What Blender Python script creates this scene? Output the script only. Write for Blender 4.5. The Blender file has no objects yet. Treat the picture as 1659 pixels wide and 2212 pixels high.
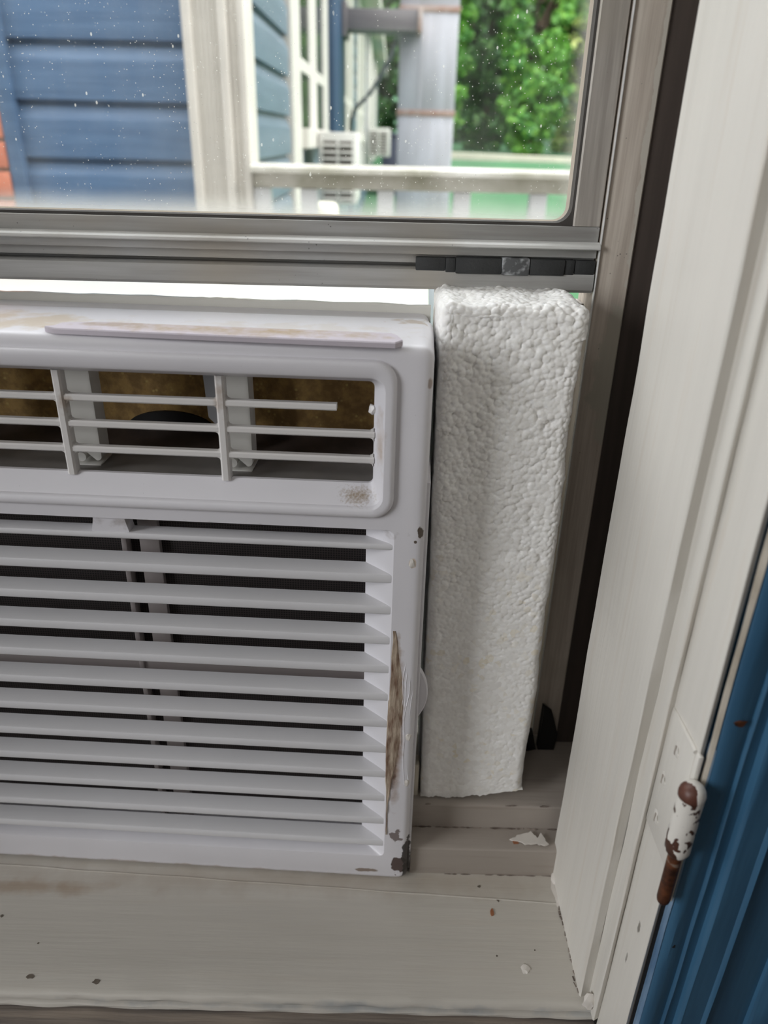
import bpy, bmesh, math, random
import numpy as np
from mathutils import Vector, Matrix, noise

random.seed(7)
rng = np.random.default_rng(7)
SC = bpy.context.scene
COL = SC.collection
R = math.radians

# ------------------------------------------------------------------ camera
F_PX = 1640.0
PITCH = math.atan(808.0 / F_PX)
ROLL = 0.0242
cd = bpy.data.cameras.new('camera')
cam = bpy.data.objects.new('camera', cd); COL.objects.link(cam)
cd.sensor_fit = 'VERTICAL'; cd.sensor_height = 36.0; cd.sensor_width = 27.0
cd.lens = F_PX / 2212.0 * 36.0
cd.clip_start = 0.01; cd.clip_end = 300
cam.matrix_world = Matrix.Rotation(math.pi / 2 - PITCH, 4, 'X') @ Matrix.Rotation(ROLL, 4, 'Z')
cd.dof.use_dof = True
cd.dof.focus_distance = 0.385
cd.dof.aperture_fstop = 8.6
SC.camera = cam

# ------------------------------------------------------------------ world, sun, assumed room fill lights, exposure
W = bpy.data.worlds.new('world'); SC.world = W; W.use_nodes = True
wn = W.node_tree.nodes; wl = W.node_tree.links
bg = wn['Background']
tc = wn.new('ShaderNodeTexCoord'); sx = wn.new('ShaderNodeSeparateXYZ')
cr = wn.new('ShaderNodeValToRGB')
wl.new(tc.outputs['Generated'], sx.inputs[0]); wl.new(sx.outputs['Z'], cr.inputs[0])
cr.color_ramp.elements[0].position = 0.0; cr.color_ramp.elements[0].color = (0.40, 0.41, 0.42, 1)
cr.color_ramp.elements[1].position = 0.7; cr.color_ramp.elements[1].color = (0.95, 0.98, 1.0, 1)
wl.new(cr.outputs[0], bg.inputs[0])
bg.inputs[1].default_value = 3.8
sd = bpy.data.lights.new('sun', 'SUN'); sun = bpy.data.objects.new('sun', sd); COL.objects.link(sun)
sd.energy = 2.2; sd.angle = R(12); sd.color = (1.0, 0.95, 0.86)
sun.rotation_euler = Vector((0.72, -0.10, 0.75)).to_track_quat('Z', 'Y').to_euler()
def area(name, loc, target, sx_, sy_, power, color):
    d = bpy.data.lights.new(name, 'AREA'); o = bpy.data.objects.new(name, d); COL.objects.link(o)
    d.shape = 'RECTANGLE'; d.size = sx_; d.size_y = sy_; d.energy = power; d.color = color
    o.location = loc
    o.rotation_euler = (Vector(loc) - Vector(target)).to_track_quat('Z', 'Y').to_euler()
    return o
area('assumed_fill_left', (-2.40, -0.95, 0.45), (0, 0.1, -0.2), 1.0, 1.4, 56, (0.95, 0.97, 1.0))  # assumed source: area lamp added for light from the left, no window modelled there
area('assumed_fill_above', (-0.7, -1.5, 1.46), (-0.7, -1.3, 0), 0.5, 0.5, 4, (1.0, 0.97, 0.94))  # assumed weak fill from overhead, added lamp with no visible fitting
SC.view_settings.view_transform = 'Standard'
SC.view_settings.look = 'None'
SC.view_settings.gamma = 1.0
SC.view_settings.use_curve_mapping = False
SC.view_settings.exposure = 0.0

# ------------------------------------------------------------------ materials
def s2l(c):
    return tuple(((x / 255) / 12.92 if x / 255 <= 0.04045 else ((x / 255 + 0.055) / 1.055) ** 2.4) for x in c) + (1.0,)

class NT:
    def __init__(s, name):
        s.m = bpy.data.materials.new(name); s.m.use_nodes = True
        s.t = s.m.node_tree; s.n = s.t.nodes; s.l = s.t.links
        s.b = s.n['Principled BSDF']; s.out = s.n['Material Output']
        s.tc = s.n.new('ShaderNodeTexCoord').outputs['Object']
    def new(s, typ): return s.n.new(typ)
    def noise(s, scale, detail=3, vec=(1, 1, 1), rough=0.55):
        mp = s.new('ShaderNodeMapping'); mp.inputs['Scale'].default_value = vec
        s.l.new(s.tc, mp.inputs[0])
        n = s.new('ShaderNodeTexNoise'); n.inputs['Scale'].default_value = scale
        n.inputs['Detail'].default_value = detail; n.inputs['Roughness'].default_value = rough
        s.l.new(mp.outputs[0], n.inputs['Vector'])
        return n.outputs['Fac']
    def voro(s, scale, vec=(1, 1, 1), out='Distance'):
        mp = s.new('ShaderNodeMapping'); mp.inputs['Scale'].default_value = vec
        s.l.new(s.tc, mp.inputs[0])
        n = s.new('ShaderNodeTexVoronoi'); n.inputs['Scale'].default_value = scale
        s.l.new(mp.outputs[0], n.inputs['Vector'])
        return n.outputs[out]
    def ramp(s, fac, a, b):
        n = s.new('ShaderNodeMapRange'); n.clamp = True
        n.inputs['From Min'].default_value = a; n.inputs['From Max'].default_value = b
        s.l.new(fac, n.inputs['Value']); return n.outputs[0]
    def math(s, op, a, b=None):
        n = s.new('ShaderNodeMath'); n.operation = op
        for i, v in enumerate((a, b)):
            if v is None: continue
            if isinstance(v, (int, float)): n.inputs[i].default_value = v
            else: s.l.new(v, n.inputs[i])
        return n.outputs[0]
    def mix(s, fac, a, b):
        n = s.new('ShaderNodeMix'); n.data_type = 'RGBA'
        if isinstance(fac, (int, float)): n.inputs[0].default_value = fac
        else: s.l.new(fac, n.inputs[0])
        for i, v in ((6, a), (7, b)):
            if isinstance(v, tuple): n.inputs[i].default_value = v
            else: s.l.new(v, n.inputs[i])
        return n.outputs[2]
    def blob(s, c, r, wob=0.5, nscale=180, soft=0.25):
        """mask of a stain with a shape of its own: ellipsoid in object space broken up by noise"""
        mp = s.new('ShaderNodeMapping'); mp.vector_type = 'POINT'
        mp.inputs['Scale'].default_value = tuple(1 / x for x in r)
        mp.inputs['Location'].default_value = tuple(-c[i] / r[i] for i in range(3))
        s.l.new(s.tc, mp.inputs[0])
        ln = s.new('ShaderNodeVectorMath'); ln.operation = 'LENGTH'; s.l.new(mp.outputs[0], ln.inputs[0])
        n = s.noise(nscale, 4)
        d = s.math('ADD', ln.outputs['Value'], s.math('MULTIPLY', s.math('SUBTRACT', n, 0.5), wob * 3))
        return s.ramp(d, 1.0, 1.0 - soft)
    def color(s, c):
        if isinstance(c, tuple): s.b.inputs['Base Color'].default_value = c
        else: s.l.new(c, s.b.inputs['Base Color'])
    def rough(s, v):
        if isinstance(v, (int, float)): s.b.inputs['Roughness'].default_value = v
        else: s.l.new(v, s.b.inputs['Roughness'])
    def metal(s, v): s.b.inputs['Metallic'].default_value = v
    def spec(s, v): s.b.inputs['Specular IOR Level'].default_value = v
    def bump(s, h, strength=0.3, dist=0.001):
        n = s.new('ShaderNodeBump'); n.inputs['Strength'].default_value = strength
        n.inputs['Distance'].default_value = dist
        s.l.new(h, n.inputs['Height']); s.l.new(n.outputs[0], s.b.inputs['Normal'])

def simple(name, rgb, rough=0.5, metal=0.0, var=0.0, vscale=20, vec=(1, 1, 1), bump=0.0, bscale=200, rgb2=None):
    t = NT(name); c = s2l(rgb)
    if var or rgb2:
        c2 = s2l(rgb2) if rgb2 else tuple(x * (1 - var) for x in c[:3]) + (1,)
        c = t.mix(t.ramp(t.noise(vscale, 4, vec), 0.35, 0.7), c, c2)
    t.color(c); t.rough(rough); t.metal(metal)
    if bump: t.bump(t.noise(bscale, 3, vec), bump)
    return t.m

M = {}
def plastic(name, rgb, stains=(), rough=0.38):
    t = NT(name)
    c = t.mix(t.ramp(t.noise(9, 4), 0.4, 0.75), s2l(rgb), s2l(tuple(max(0, x - 8) for x in rgb)))
    spk = t.ramp(t.voro(420), 0.07, 0.03)
    gate = t.ramp(t.noise(60, 2), 0.58, 0.62)
    c = t.mix(t.math('MULTIPLY', t.math('MULTIPLY', spk, gate), 0.5), c, s2l((90, 75, 60)))
    for (ce, r, col, amt, wob, ns, soft) in stains:
        c = t.mix(t.math('MULTIPLY', t.blob(ce, r, wob, ns, soft), amt), c, s2l(col))
    t.color(c); t.rough(rough); t.bump(t.noise(900, 2), 0.04, 0.0005)
    return t.m

mm = 0.001
def st(x, y, z, rx, ry, rz, col, amt, wob=0.5, ns=180, soft=0.25):
    return ((x * mm, y * mm, z * mm), (rx * mm, ry * mm, rz * mm), col, amt, wob, ns, soft)
M['cover'] = plastic('white_plastic_worn', (226, 224, 228), [
    st(-10, 0, 118, 4.2, 8, 62, (150, 122, 98), 0.85, 0.35, 120, 0.6),
    st(-11, 0, 108, 2.2, 8, 34, (92, 66, 52), 0.9, 0.5, 160, 0.5),
    st(-11, 0, 150, 2.0, 8, 40, (160, 135, 105), 0.7, 0.4, 160, 0.5),
    st(-6, 0, 14, 4.5, 6, 7, (74, 54, 48), 0.95, 0.9, 150, 0.1),
    st(-1.5, 2, 22, 2.6, 7, 13, (48, 42, 40), 0.95, 0.8, 140, 0.1),
    st(-1.0, 2, 6, 2.4, 7, 8, (48, 42, 40), 0.95, 0.6, 140, 0.1),
    st(-8, 0, 38, 3.5, 5, 5, (84, 62, 54), 0.8, 1.1, 190, 0.15),
    st(-2.5, 1, 243, 1.7, 5, 3.6, (82, 68, 52), 0.95, 0.5, 200, 0.15),
    st(-4.6, 1, 238, 0.8, 5, 0.9, (82, 68, 52), 0.95, 0.5, 200, 0.2),
    st(-5.5, 1, 226, 2.0, 5, 3.0, (214, 196, 178), 0.9, 0.7, 200, 0.2),
    st(-1.5, 2, 316, 1.2, 5, 2.5, (138, 112, 88), 0.7, 0.6, 200, 0.4),
    st(-33, 4, 259.5, 9, 10, 4.5, (140, 116, 78), 0.8, 0.7, 900, 1.0),
    st(-22, 4, 288, 3.0, 10, 18, (168, 140, 108), 0.55, 0.6, 160, 0.9),
    st(-60, 30, 333, 60, 10, 4, (200, 184, 155), 0.25, 1.2, 90, 0.6),
    st(-190, 25, 333, 40, 20, 4, (196, 172, 130), 0.55, 1.0, 60, 0.6),
    st(-95, 17, 332, 75, 8, 3, (178, 156, 122), 0.7, 0.8, 110, 0.9),
    st(-10, 50, 333, 10, 6, 4, (170, 145, 110), 0.55, 1.0, 160, 0.5),
    st(-26, 0, 8, 9, 5, 1.5, (120, 96, 70), 0.8, 0.7, 160, 0.3),
    st(-100, 2, 241, 90, 5, 3.0, (120, 104, 90), 0.45, 0.9, 160, 0.7),
    st(-150, 0, 1, 160, 8, 3.5, (150, 120, 85), 0.55, 0.9, 90, 0.7),
])
M['grille'] = plastic('white_plastic_grille', (224, 221, 218), [
    st(-168, 8, 300, 5, 8, 6, (150, 120, 88), 0.5, 0.8, 200, 0.8),
    st(-96, 8, 305, 4, 8, 10, (150, 120, 88), 0.5, 0.8, 200, 0.8)])
M['slat'] = plastic('white_plastic_slat', (220, 219, 221))
M['vane'] = simple('ivory_plastic', (214, 212, 206), 0.45)
M['greyplate'] = simple('grey_plastic', (150, 150, 152), 0.5)
M['ventfloor'] = simple('grey_duct_floor', (128, 124, 120), 0.55, var=0.2, vscale=60)
M['ledge'] = simple('dark_duct_ledge', (70, 60, 54), 0.5, var=0.4, vscale=90)
t = NT('brown_insulation')
c = t.mix(t.ramp(t.noise(160, 4), 0.38, 0.62), s2l((150, 118, 70)), s2l((190, 154, 92)))
c = t.mix(t.math('MULTIPLY', t.ramp(t.voro(330), 0.35, 0.15), t.ramp(t.noise(110, 2), 0.5, 0.6)), c, s2l((206, 178, 110)))
t.color(c); t.rough(0.7); t.bump(t.noise(300, 3), 0.5); M['insul'] = t.m
M['black'] = simple('black_gap', (22, 20, 20), 0.7)
t = NT('filter_mesh')
w1 = t.new('ShaderNodeTexWave'); w1.inputs['Scale'].default_value = 230; w1.bands_direction = 'X'
w2 = t.new('ShaderNodeTexWave'); w2.inputs['Scale'].default_value = 230; w2.bands_direction = 'Z'
for w in (w1, w2): t.l.new(t.tc, w.inputs[0])
mk = t.math('MAXIMUM', t.ramp(w1.outputs['Fac'], 0.55, 0.9), t.ramp(w2.outputs['Fac'], 0.55, 0.9))
c = t.mix(mk, s2l((20, 17, 17)), s2l((60, 52, 51)))
t.color(c); t.rough(0.8); M['filter'] = t.m
M['fframe'] = simple('taupe_plastic', (150, 142, 140), 0.5)
M['cabinet'] = plastic('cabinet_paint', (222, 220, 212), [st(-20, 100, 326, 40, 20, 8, (190, 160, 130), 0.5, 1.0, 90, 0.6)], rough=0.22)
M['strip'] = plastic('lilac_foam_tape', (198, 190, 198), [
    st(-80, 9, 335, 85, 12, 1.6, (168, 146, 112), 0.9, 0.5, 160, 0.8),
    st(-140, 12, 335, 20, 6, 1.6, (150, 128, 95), 0.6, 0.9, 110, 0.8)], rough=0.7)

def aluminium(name, vec, base=(182, 182, 180), dark=(154, 152, 148), rough=0.55, paint=False):
    t = NT(name)
    n1 = t.noise(60, 5, vec); n2 = t.noise(9, 3)
    c = t.mix(t.ramp(n1, 0.35, 0.68), s2l(dark), s2l(base))
    c = t.mix(t.ramp(n2, 0.5, 0.75), c, s2l((172, 164, 150)))
    pits = t.math('MULTIPLY', t.ramp(t.voro(260), 0.12, 0.05), t.ramp(t.noise(40, 2), 0.55, 0.62))
    c = t.mix(t.math('MULTIPLY', pits, 0.7), c, s2l((60, 55, 50)))
    t.metal(0.1)
    if paint:   # old paint lapped over the right edge
        m1 = t.math('MULTIPLY', t.blob((0.1225, 0.395, 0.01), (0.0045, 0.03, 0.085), 0.5, 90, 0.12), 1.0)
        c = t.mix(m1, c, s2l((208, 202, 190)))
        m2 = t.blob((0.118, 0.395, -0.11), (0.010, 0.03, 0.035), 0.6, 70, 0.2)
        c = t.mix(t.math('MULTIPLY', m2, 0.8), c, s2l((186, 182, 168)))
    t.color(c); t.rough(rough); t.bump(n1, 0.12, 0.0006)
    return t.m
M['alu_h'] = aluminium('aluminium_horizontal', (0.15, 3, 3))
M['alu_v'] = aluminium('aluminium_vertical', (6, 6, 0.25), base=(186, 180, 172), dark=(158, 151, 143))
M['alu_track'] = aluminium('aluminium_track', (6, 6, 0.2), base=(218, 208, 195), dark=(188, 176, 163), paint=True)
M['alu_lit'] = aluminium('aluminium_lit', (0.15, 3, 3), base=(238, 238, 236), dark=(220, 220, 216), rough=0.3)  # paler aluminium, highlight on the lips put into the colour
M['gasket'] = simple('grey_rubber', (74, 70, 66), 0.7, var=0.3, vscale=90)
M['pile'] = simple('dark_weatherstrip', (56, 57, 57), 0.8, var=0.35, vscale=60, bump=0.3, bscale=500)
t = NT('scuffed_patch')
t.color(t.mix(t.ramp(t.noise(150, 4, (1, 1, 1)), 0.46, 0.6), s2l((84, 85, 86)), s2l((176, 178, 180)))); t.rough(0.6); M['patch'] = t.m

# dirty glass: clear pane, specks, haze that collects along the bottom and right edges
t = NT('dirty_glass')
tr = t.new('ShaderNodeBsdfTransparent'); gl = t.new('ShaderNodeBsdfGlossy'); gl.inputs['Roughness'].default_value = 0.02
fr = t.new('ShaderNodeFresnel'); ge = t.new('ShaderNodeNewGeometry')   # same reflectance at the entry and the exit face of the thin pane
mr = t.new('ShaderNodeMapRange'); mr.inputs['To Min'].default_value = 1.3; mr.inputs['To Max'].default_value = 1 / 1.3
t.l.new(ge.outputs['Backfacing'], mr.inputs['Value']); t.l.new(mr.outputs[0], fr.inputs[0])
m1 = t.new('ShaderNodeMixShader'); t.l.new(fr.outputs[0], m1.inputs[0]); t.l.new(tr.outputs[0], m1.inputs[1]); t.l.new(gl.outputs[0], m1.inputs[2])
df = t.new('ShaderNodeBsdfDiffuse'); df.inputs[0].default_value = (0.9, 0.88, 0.82, 1)
tl = t.new('ShaderNodeBsdfTranslucent'); tl.inputs[0].default_value = (0.9, 0.88, 0.82, 1)
m2 = t.new('ShaderNodeMixShader'); m2.inputs[0].default_value = 0.7; t.l.new(df.outputs[0], m2.inputs[1]); t.l.new(tl.outputs[0], m2.inputs[2])
sp = t.new('ShaderNodeSeparateXYZ'); t.l.new(t.tc, sp.inputs[0])
low = t.math('POWER', t.ramp(sp.outputs['Z'], -0.024, -0.037), 2.0)
rt = t.math('POWER', t.ramp(sp.outputs['X'], 0.080, 0.0925), 2.2)
haze = t.math('MULTIPLY', t.math('MAXIMUM', low, t.math('MULTIPLY', rt, 0.95)), 0.5)
haze = t.math('ADD', haze, t.math('MULTIPLY', t.ramp(t.noise(28, 5, (1, 1, 0.35)), 0.45, 0.8), 0.045))
spk = t.math('MULTIPLY', t.ramp(t.voro(420), 0.13, 0.07), t.ramp(t.noise(45, 2), 0.38, 0.52))
spk2 = t.math('MULTIPLY', t.ramp(t.voro(130, (1, 1, 0.6)), 0.075, 0.05), t.ramp(t.noise(30, 2), 0.44, 0.56))
haze = t.math('MAXIMUM', haze, t.math('MULTIPLY', t.math('MAXIMUM', spk, spk2), 0.5))
haze = t.math('MINIMUM', haze, 0.8)
m3 = t.new('ShaderNodeMixShader'); t.l.new(haze, m3.inputs[0]); t.l.new(m1.outputs[0], m3.inputs[1]); t.l.new(m2.outputs[0], m3.inputs[2])
t.l.new(m3.outputs[0], t.out.inputs[0]); M['glass'] = t.m

def painted(name, rgb, vec=(5, 5, 0.25), warm=(196, 180, 162), chips=0.0, rough=0.42, stains=(), dirt=0.3):
    t = NT(name)
    br = t.noise(26, 4, vec)
    c = t.mix(t.math('MULTIPLY', t.ramp(br, 0.42, 0.75), 0.4), s2l(rgb), s2l(tuple(max(0, x - 16) for x in rgb)))
    c = t.mix(t.math('MULTIPLY', t.ramp(t.noise(40, 4, vec), 0.55, 0.78), dirt), c, s2l(warm))
    if chips:
        ch = t.math('MULTIPLY', t.ramp(t.voro(95, (1, 1, 0.7)), 0.14, 0.08), t.ramp(t.noise(22, 2), 0.55 - chips * 0.1, 0.62 - chips * 0.1))
        c = t.mix(t.math('MULTIPLY', ch, 0.8), c, s2l((84, 76, 66)))
    for (ce, r, col, amt, wob, ns, soft) in stains:
        c = t.mix(t.math('MULTIPLY', t.blob(ce, r, wob, ns, soft), amt), c, s2l(col))
    t.color(c); t.rough(rough)
    t.bump(t.math('ADD', t.noise(70, 4, vec), t.math('MULTIPLY', t.noise(25, 3), 1.5)), 0.22, 0.001)
    return t.m
def sw(x, y, z, rx, ry, rz, col, amt, wob=0.5, ns=120, soft=0.3): return ((x, y, z), (rx, ry, rz), col, amt, wob, ns, soft)
M['paint'] = painted('white_gloss_paint_vertical', (216, 212, 204))
M['paint_jamb'] = painted('white_gloss_paint_jamb', (216, 212, 204), stains=[
    sw(0.119, 0.226, -0.318, 0.004, 0.0015, 0.004, (96, 90, 80), 0.8, 0.6, 300, 0.3),
    sw(0.119, 0.230, -0.345, 0.004, 0.001, 0.004, (96, 90, 80), 0.7, 0.6, 300, 0.3)])
M['sillpaint'] = painted('white_gloss_paint_sill', (198, 193, 184), vec=(0.25, 4, 4), rough=0.35, dirt=0.12, stains=[
    sw(-0.05, 0.318, -0.4115, 0.30, 0.012, 0.01, (150, 132, 112), 0.35, 0.6, 60, 0.9),
    sw(-0.21, 0.31, -0.4115, 0.06, 0.006, 0.01, (150, 118, 84), 0.45, 0.7, 60, 0.8),
    sw(0.0, 0.2465, -0.4165, 0.16, 0.003, 0.0035, (128, 140, 150), 0.5, 1.2, 45, 0.9)])
M['stepdirt'] = painted('grey_stained_paint', (160, 151, 142), vec=(0.3, 4, 4), dirt=0.5, warm=(120, 106, 92))
M['seamdirt'] = simple('brown_seam_dirt', (84, 72, 64), 0.8, rgb2=(150, 138, 128), vscale=160, vec=(1, 1, 1))
M['worn'] = simple('worn_bare_wood', (142, 130, 118), 0.7, rgb2=(88, 82, 78), vscale=45, vec=(0.25, 4, 4), bump=0.5, bscale=120)
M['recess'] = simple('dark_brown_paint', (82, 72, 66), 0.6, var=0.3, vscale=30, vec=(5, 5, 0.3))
t = NT('blue_gloss_paint')
c = t.mix(t.ramp(t.noise(30, 4, (5, 5, 0.3)), 0.4, 0.75), s2l((62, 104, 134)), s2l((48, 84, 112)))
ch = t.math('MULTIPLY', t.ramp(t.voro(70), 0.10, 0.05), t.ramp(t.noise(18, 2), 0.6, 0.66))
c = t.mix(ch, c, s2l((38, 34, 32)))
t.color(c); t.rough(0.3); t.bump(t.noise(60, 4, (4, 4, 0.3)), 0.2, 0.001); M['blue'] = t.m
t = NT('chipped_white_on_rust')
mk = t.ramp(t.noise(170, 3, (1, 1, 0.8)), 0.545, 0.56)
c = t.mix(mk, s2l((222, 218, 210)), t.mix(t.noise(200, 3), s2l((46, 30, 24)), s2l((92, 58, 44))))
t.color(c); t.rough(0.45); t.bump(t.math('SUBTRACT', t.math('MULTIPLY', t.noise(420, 3), 0.3), mk), 0.6, 0.0006); M['hinge'] = t.m
t = NT('chipped_cap')
mk = t.blob((-0.004, -0.003, 0.0), (0.0045, 0.006, 0.009), 0.25, 260, 0.05)
mk = t.math('MAXIMUM', mk, t.blob((0.0052, -0.001, -0.002), (0.0022, 0.004, 0.004), 0.3, 260, 0.05))
c = t.mix(mk, s2l((228, 224, 216)), t.mix(t.noise(240, 3), s2l((72, 42, 34)), s2l((110, 70, 56))))
t.color(c); t.rough(0.45); t.bump(t.math('MULTIPLY', mk, -1.0), 0.6, 0.0006); M['cap'] = t.m
t = NT('rusty_pin')
c = t.mix(t.ramp(t.noise(180, 4), 0.35, 0.7), s2l((50, 28, 20)), s2l((120, 72, 44)))
c = t.mix(t.ramp(t.noise(90, 4, (1, 1, 3)), 0.66, 0.7), c, s2l((140, 122, 108)))
t.color(c); t.rough(0.5); t.metal(0.3); t.bump(t.noise(400, 3), 0.3, 0.0004); M['rust'] = t.m

t = NT('eps_foam')
cell = t.voro(310, out='Color')
sep = t.new('ShaderNodeSeparateColor'); t.l.new(cell, sep.inputs[0])
c = t.mix(t.ramp(sep.outputs[0], 0.0, 1.0), s2l((236, 234, 230)), s2l((248, 247, 244)))
sz = t.new('ShaderNodeSeparateXYZ'); t.l.new(t.tc, sz.inputs[0])
c = t.mix(t.math('MULTIPLY', t.math('MULTIPLY', t.ramp(sep.outputs[1], 0.84, 0.92), t.ramp(t.noise(30, 3), 0.42, 0.6)), t.math('MULTIPLY', t.ramp(sz.outputs['Z'], -0.17, -0.24), 0.5)), c, s2l((230, 218, 188)))
t.color(c); t.rough(0.5); t.spec(0.4)
t.b.inputs['Subsurface Weight'].default_value = 0.08
t.b.inputs['Subsurface Radius'].default_value = (0.006, 0.0055, 0.0045)
t.b.inputs['Subsurface Scale'].default_value = 0.6
M['foam'] = t.m

# outdoors
t = NT('blue_siding')
c = t.mix(t.ramp(t.noise(7, 5, (0.4, 1, 6)), 0.4, 0.7), s2l((80, 106, 136)), s2l((66, 91, 121)))
t.color(c); t.rough(0.45); t.bump(t.noise(18, 4, (0.3, 1, 8)), 0.3, 0.004); M['siding'] = t.m
t = NT('blue_siding_lit_side')  # same siding paint, toned paler and greyer for the light it catches
c = t.mix(t.ramp(t.noise(7, 5, (1, 0.4, 6)), 0.4, 0.7), s2l((92, 112, 126)), s2l((80, 100, 114)))
t.color(c); t.rough(0.35); t.bump(t.noise(18, 4, (1, 0.3, 8)), 0.3, 0.004); M['siding_lit'] = t.m
M['trimwhite'] = simple('white_exterior_trim', (206, 202, 194), 0.45, var=0.12, vscale=8)
M['railwhite'] = simple('peeling_white_rail', (210, 208, 202), 0.5, rgb2=(150, 148, 130), vscale=7, bump=0.3, bscale=30)
M['balwhite'] = simple('white_baluster_paint', (206, 208, 210), 0.5, var=0.1, vscale=8)
M['brick'] = simple('orange_brick', (196, 124, 98), 0.8, rgb2=(172, 100, 78), vscale=14, bump=0.4, bscale=60)
M['mortar'] = simple('pale_mortar', (188, 172, 158), 0.9, var=0.2, vscale=30)
M['winglass'] = simple('dark_window_glass', (62, 68, 60), 0.12, var=0.4, vscale=2)
M['galv'] = simple('galvanised_sheet', (190, 190, 198), 0.45, metal=0.2, rgb2=(160, 158, 162), vscale=3, vec=(3, 3, 0.4))
M['galvdark'] = simple('weathered_grey_sheet', (120, 114, 116), 0.5, rgb2=(92, 86, 90), vscale=3, vec=(0.5, 3, 3))
M['rustband'] = simple('rusty_seam', (150, 118, 104), 0.6, rgb2=(180, 166, 160), vscale=9)
M['acwhite'] = simple('outdoor_ac_white', (206, 204, 198), 0.45, var=0.08, vscale=6)
M['acslot'] = simple('outdoor_ac_slot', (64, 58, 50), 0.7)
M['cable'] = simple('grey_cable', (84, 92, 98), 0.6)
M['navy'] = simple('navy_shape', (52, 56, 74), 0.5)
M['tub'] = simple('cream_plastic', (250, 244, 222), 0.5)
M['soffit'] = simple('cream_soffit', (214, 206, 192), 0.6, var=0.1, vscale=3)
M['lawn'] = simple('lawn_grass', (62, 112, 72), 0.9, rgb2=(48, 94, 58), vscale=1.2, bump=0.5, bscale=9)
M['deck'] = simple('grey_deck', (170, 166, 160), 0.7, var=0.2, vscale=6, vec=(0.3, 6, 1))
M['kerb'] = simple('pale_concrete', (214, 206, 188), 0.8, var=0.2, vscale=2)
M['bark'] = simple('brown_bark', (92, 76, 60), 0.9, var=0.4, vscale=6, bump=0.6, bscale=14)
def leafmat(name, a, b, d):
    t = NT(name)
    c = t.mix(t.ramp(t.noise(1.1, 4), 0.40, 0.62), s2l(a), s2l(b))
    c = t.mix(t.ramp(t.noise(5.0, 2), 0.5, 0.7), c, s2l(d))
    t.color(c); t.rough(0.5); t.b.inputs['Transmission Weight'].default_value = 0.0
    t.b.inputs['Subsurface Weight'].default_value = 0.0
    return t.m
M['leafA'] = leafmat('leaves_mid_green', (58, 116, 42), (100, 158, 60), (140, 190, 76))
M['leafB'] = leafmat('leaves_yellow_green', (92, 142, 58), (168, 190, 92), (212, 218, 124))
M['leafC'] = leafmat('leaves_dark_green', (48, 92, 48), (76, 126, 62), (110, 156, 76))
M['roomwall'] = simple('room_wall_paint', (158, 152, 146), 0.8, var=0.05, vscale=3)
M['roomfloor'] = simple('room_floor_wood', (96, 86, 78), 0.5, var=0.3, vscale=4, vec=(6, 0.4, 1))
M['ceil'] = simple('room_ceiling_paint', (196, 193, 188), 0.8, var=0.03, vscale=3)
M['flakewhite'] = simple('paint_flake_white', (220, 214, 206), 0.5, var=0.15, vscale=80)
M['flakebrown'] = simple('rust_brown_flake', (160, 104, 70), 0.7, var=0.3, vscale=200)
M['hole'] = simple('bare_wood_dent', (112, 102, 90), 0.8, var=0.4, vscale=300)

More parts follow.
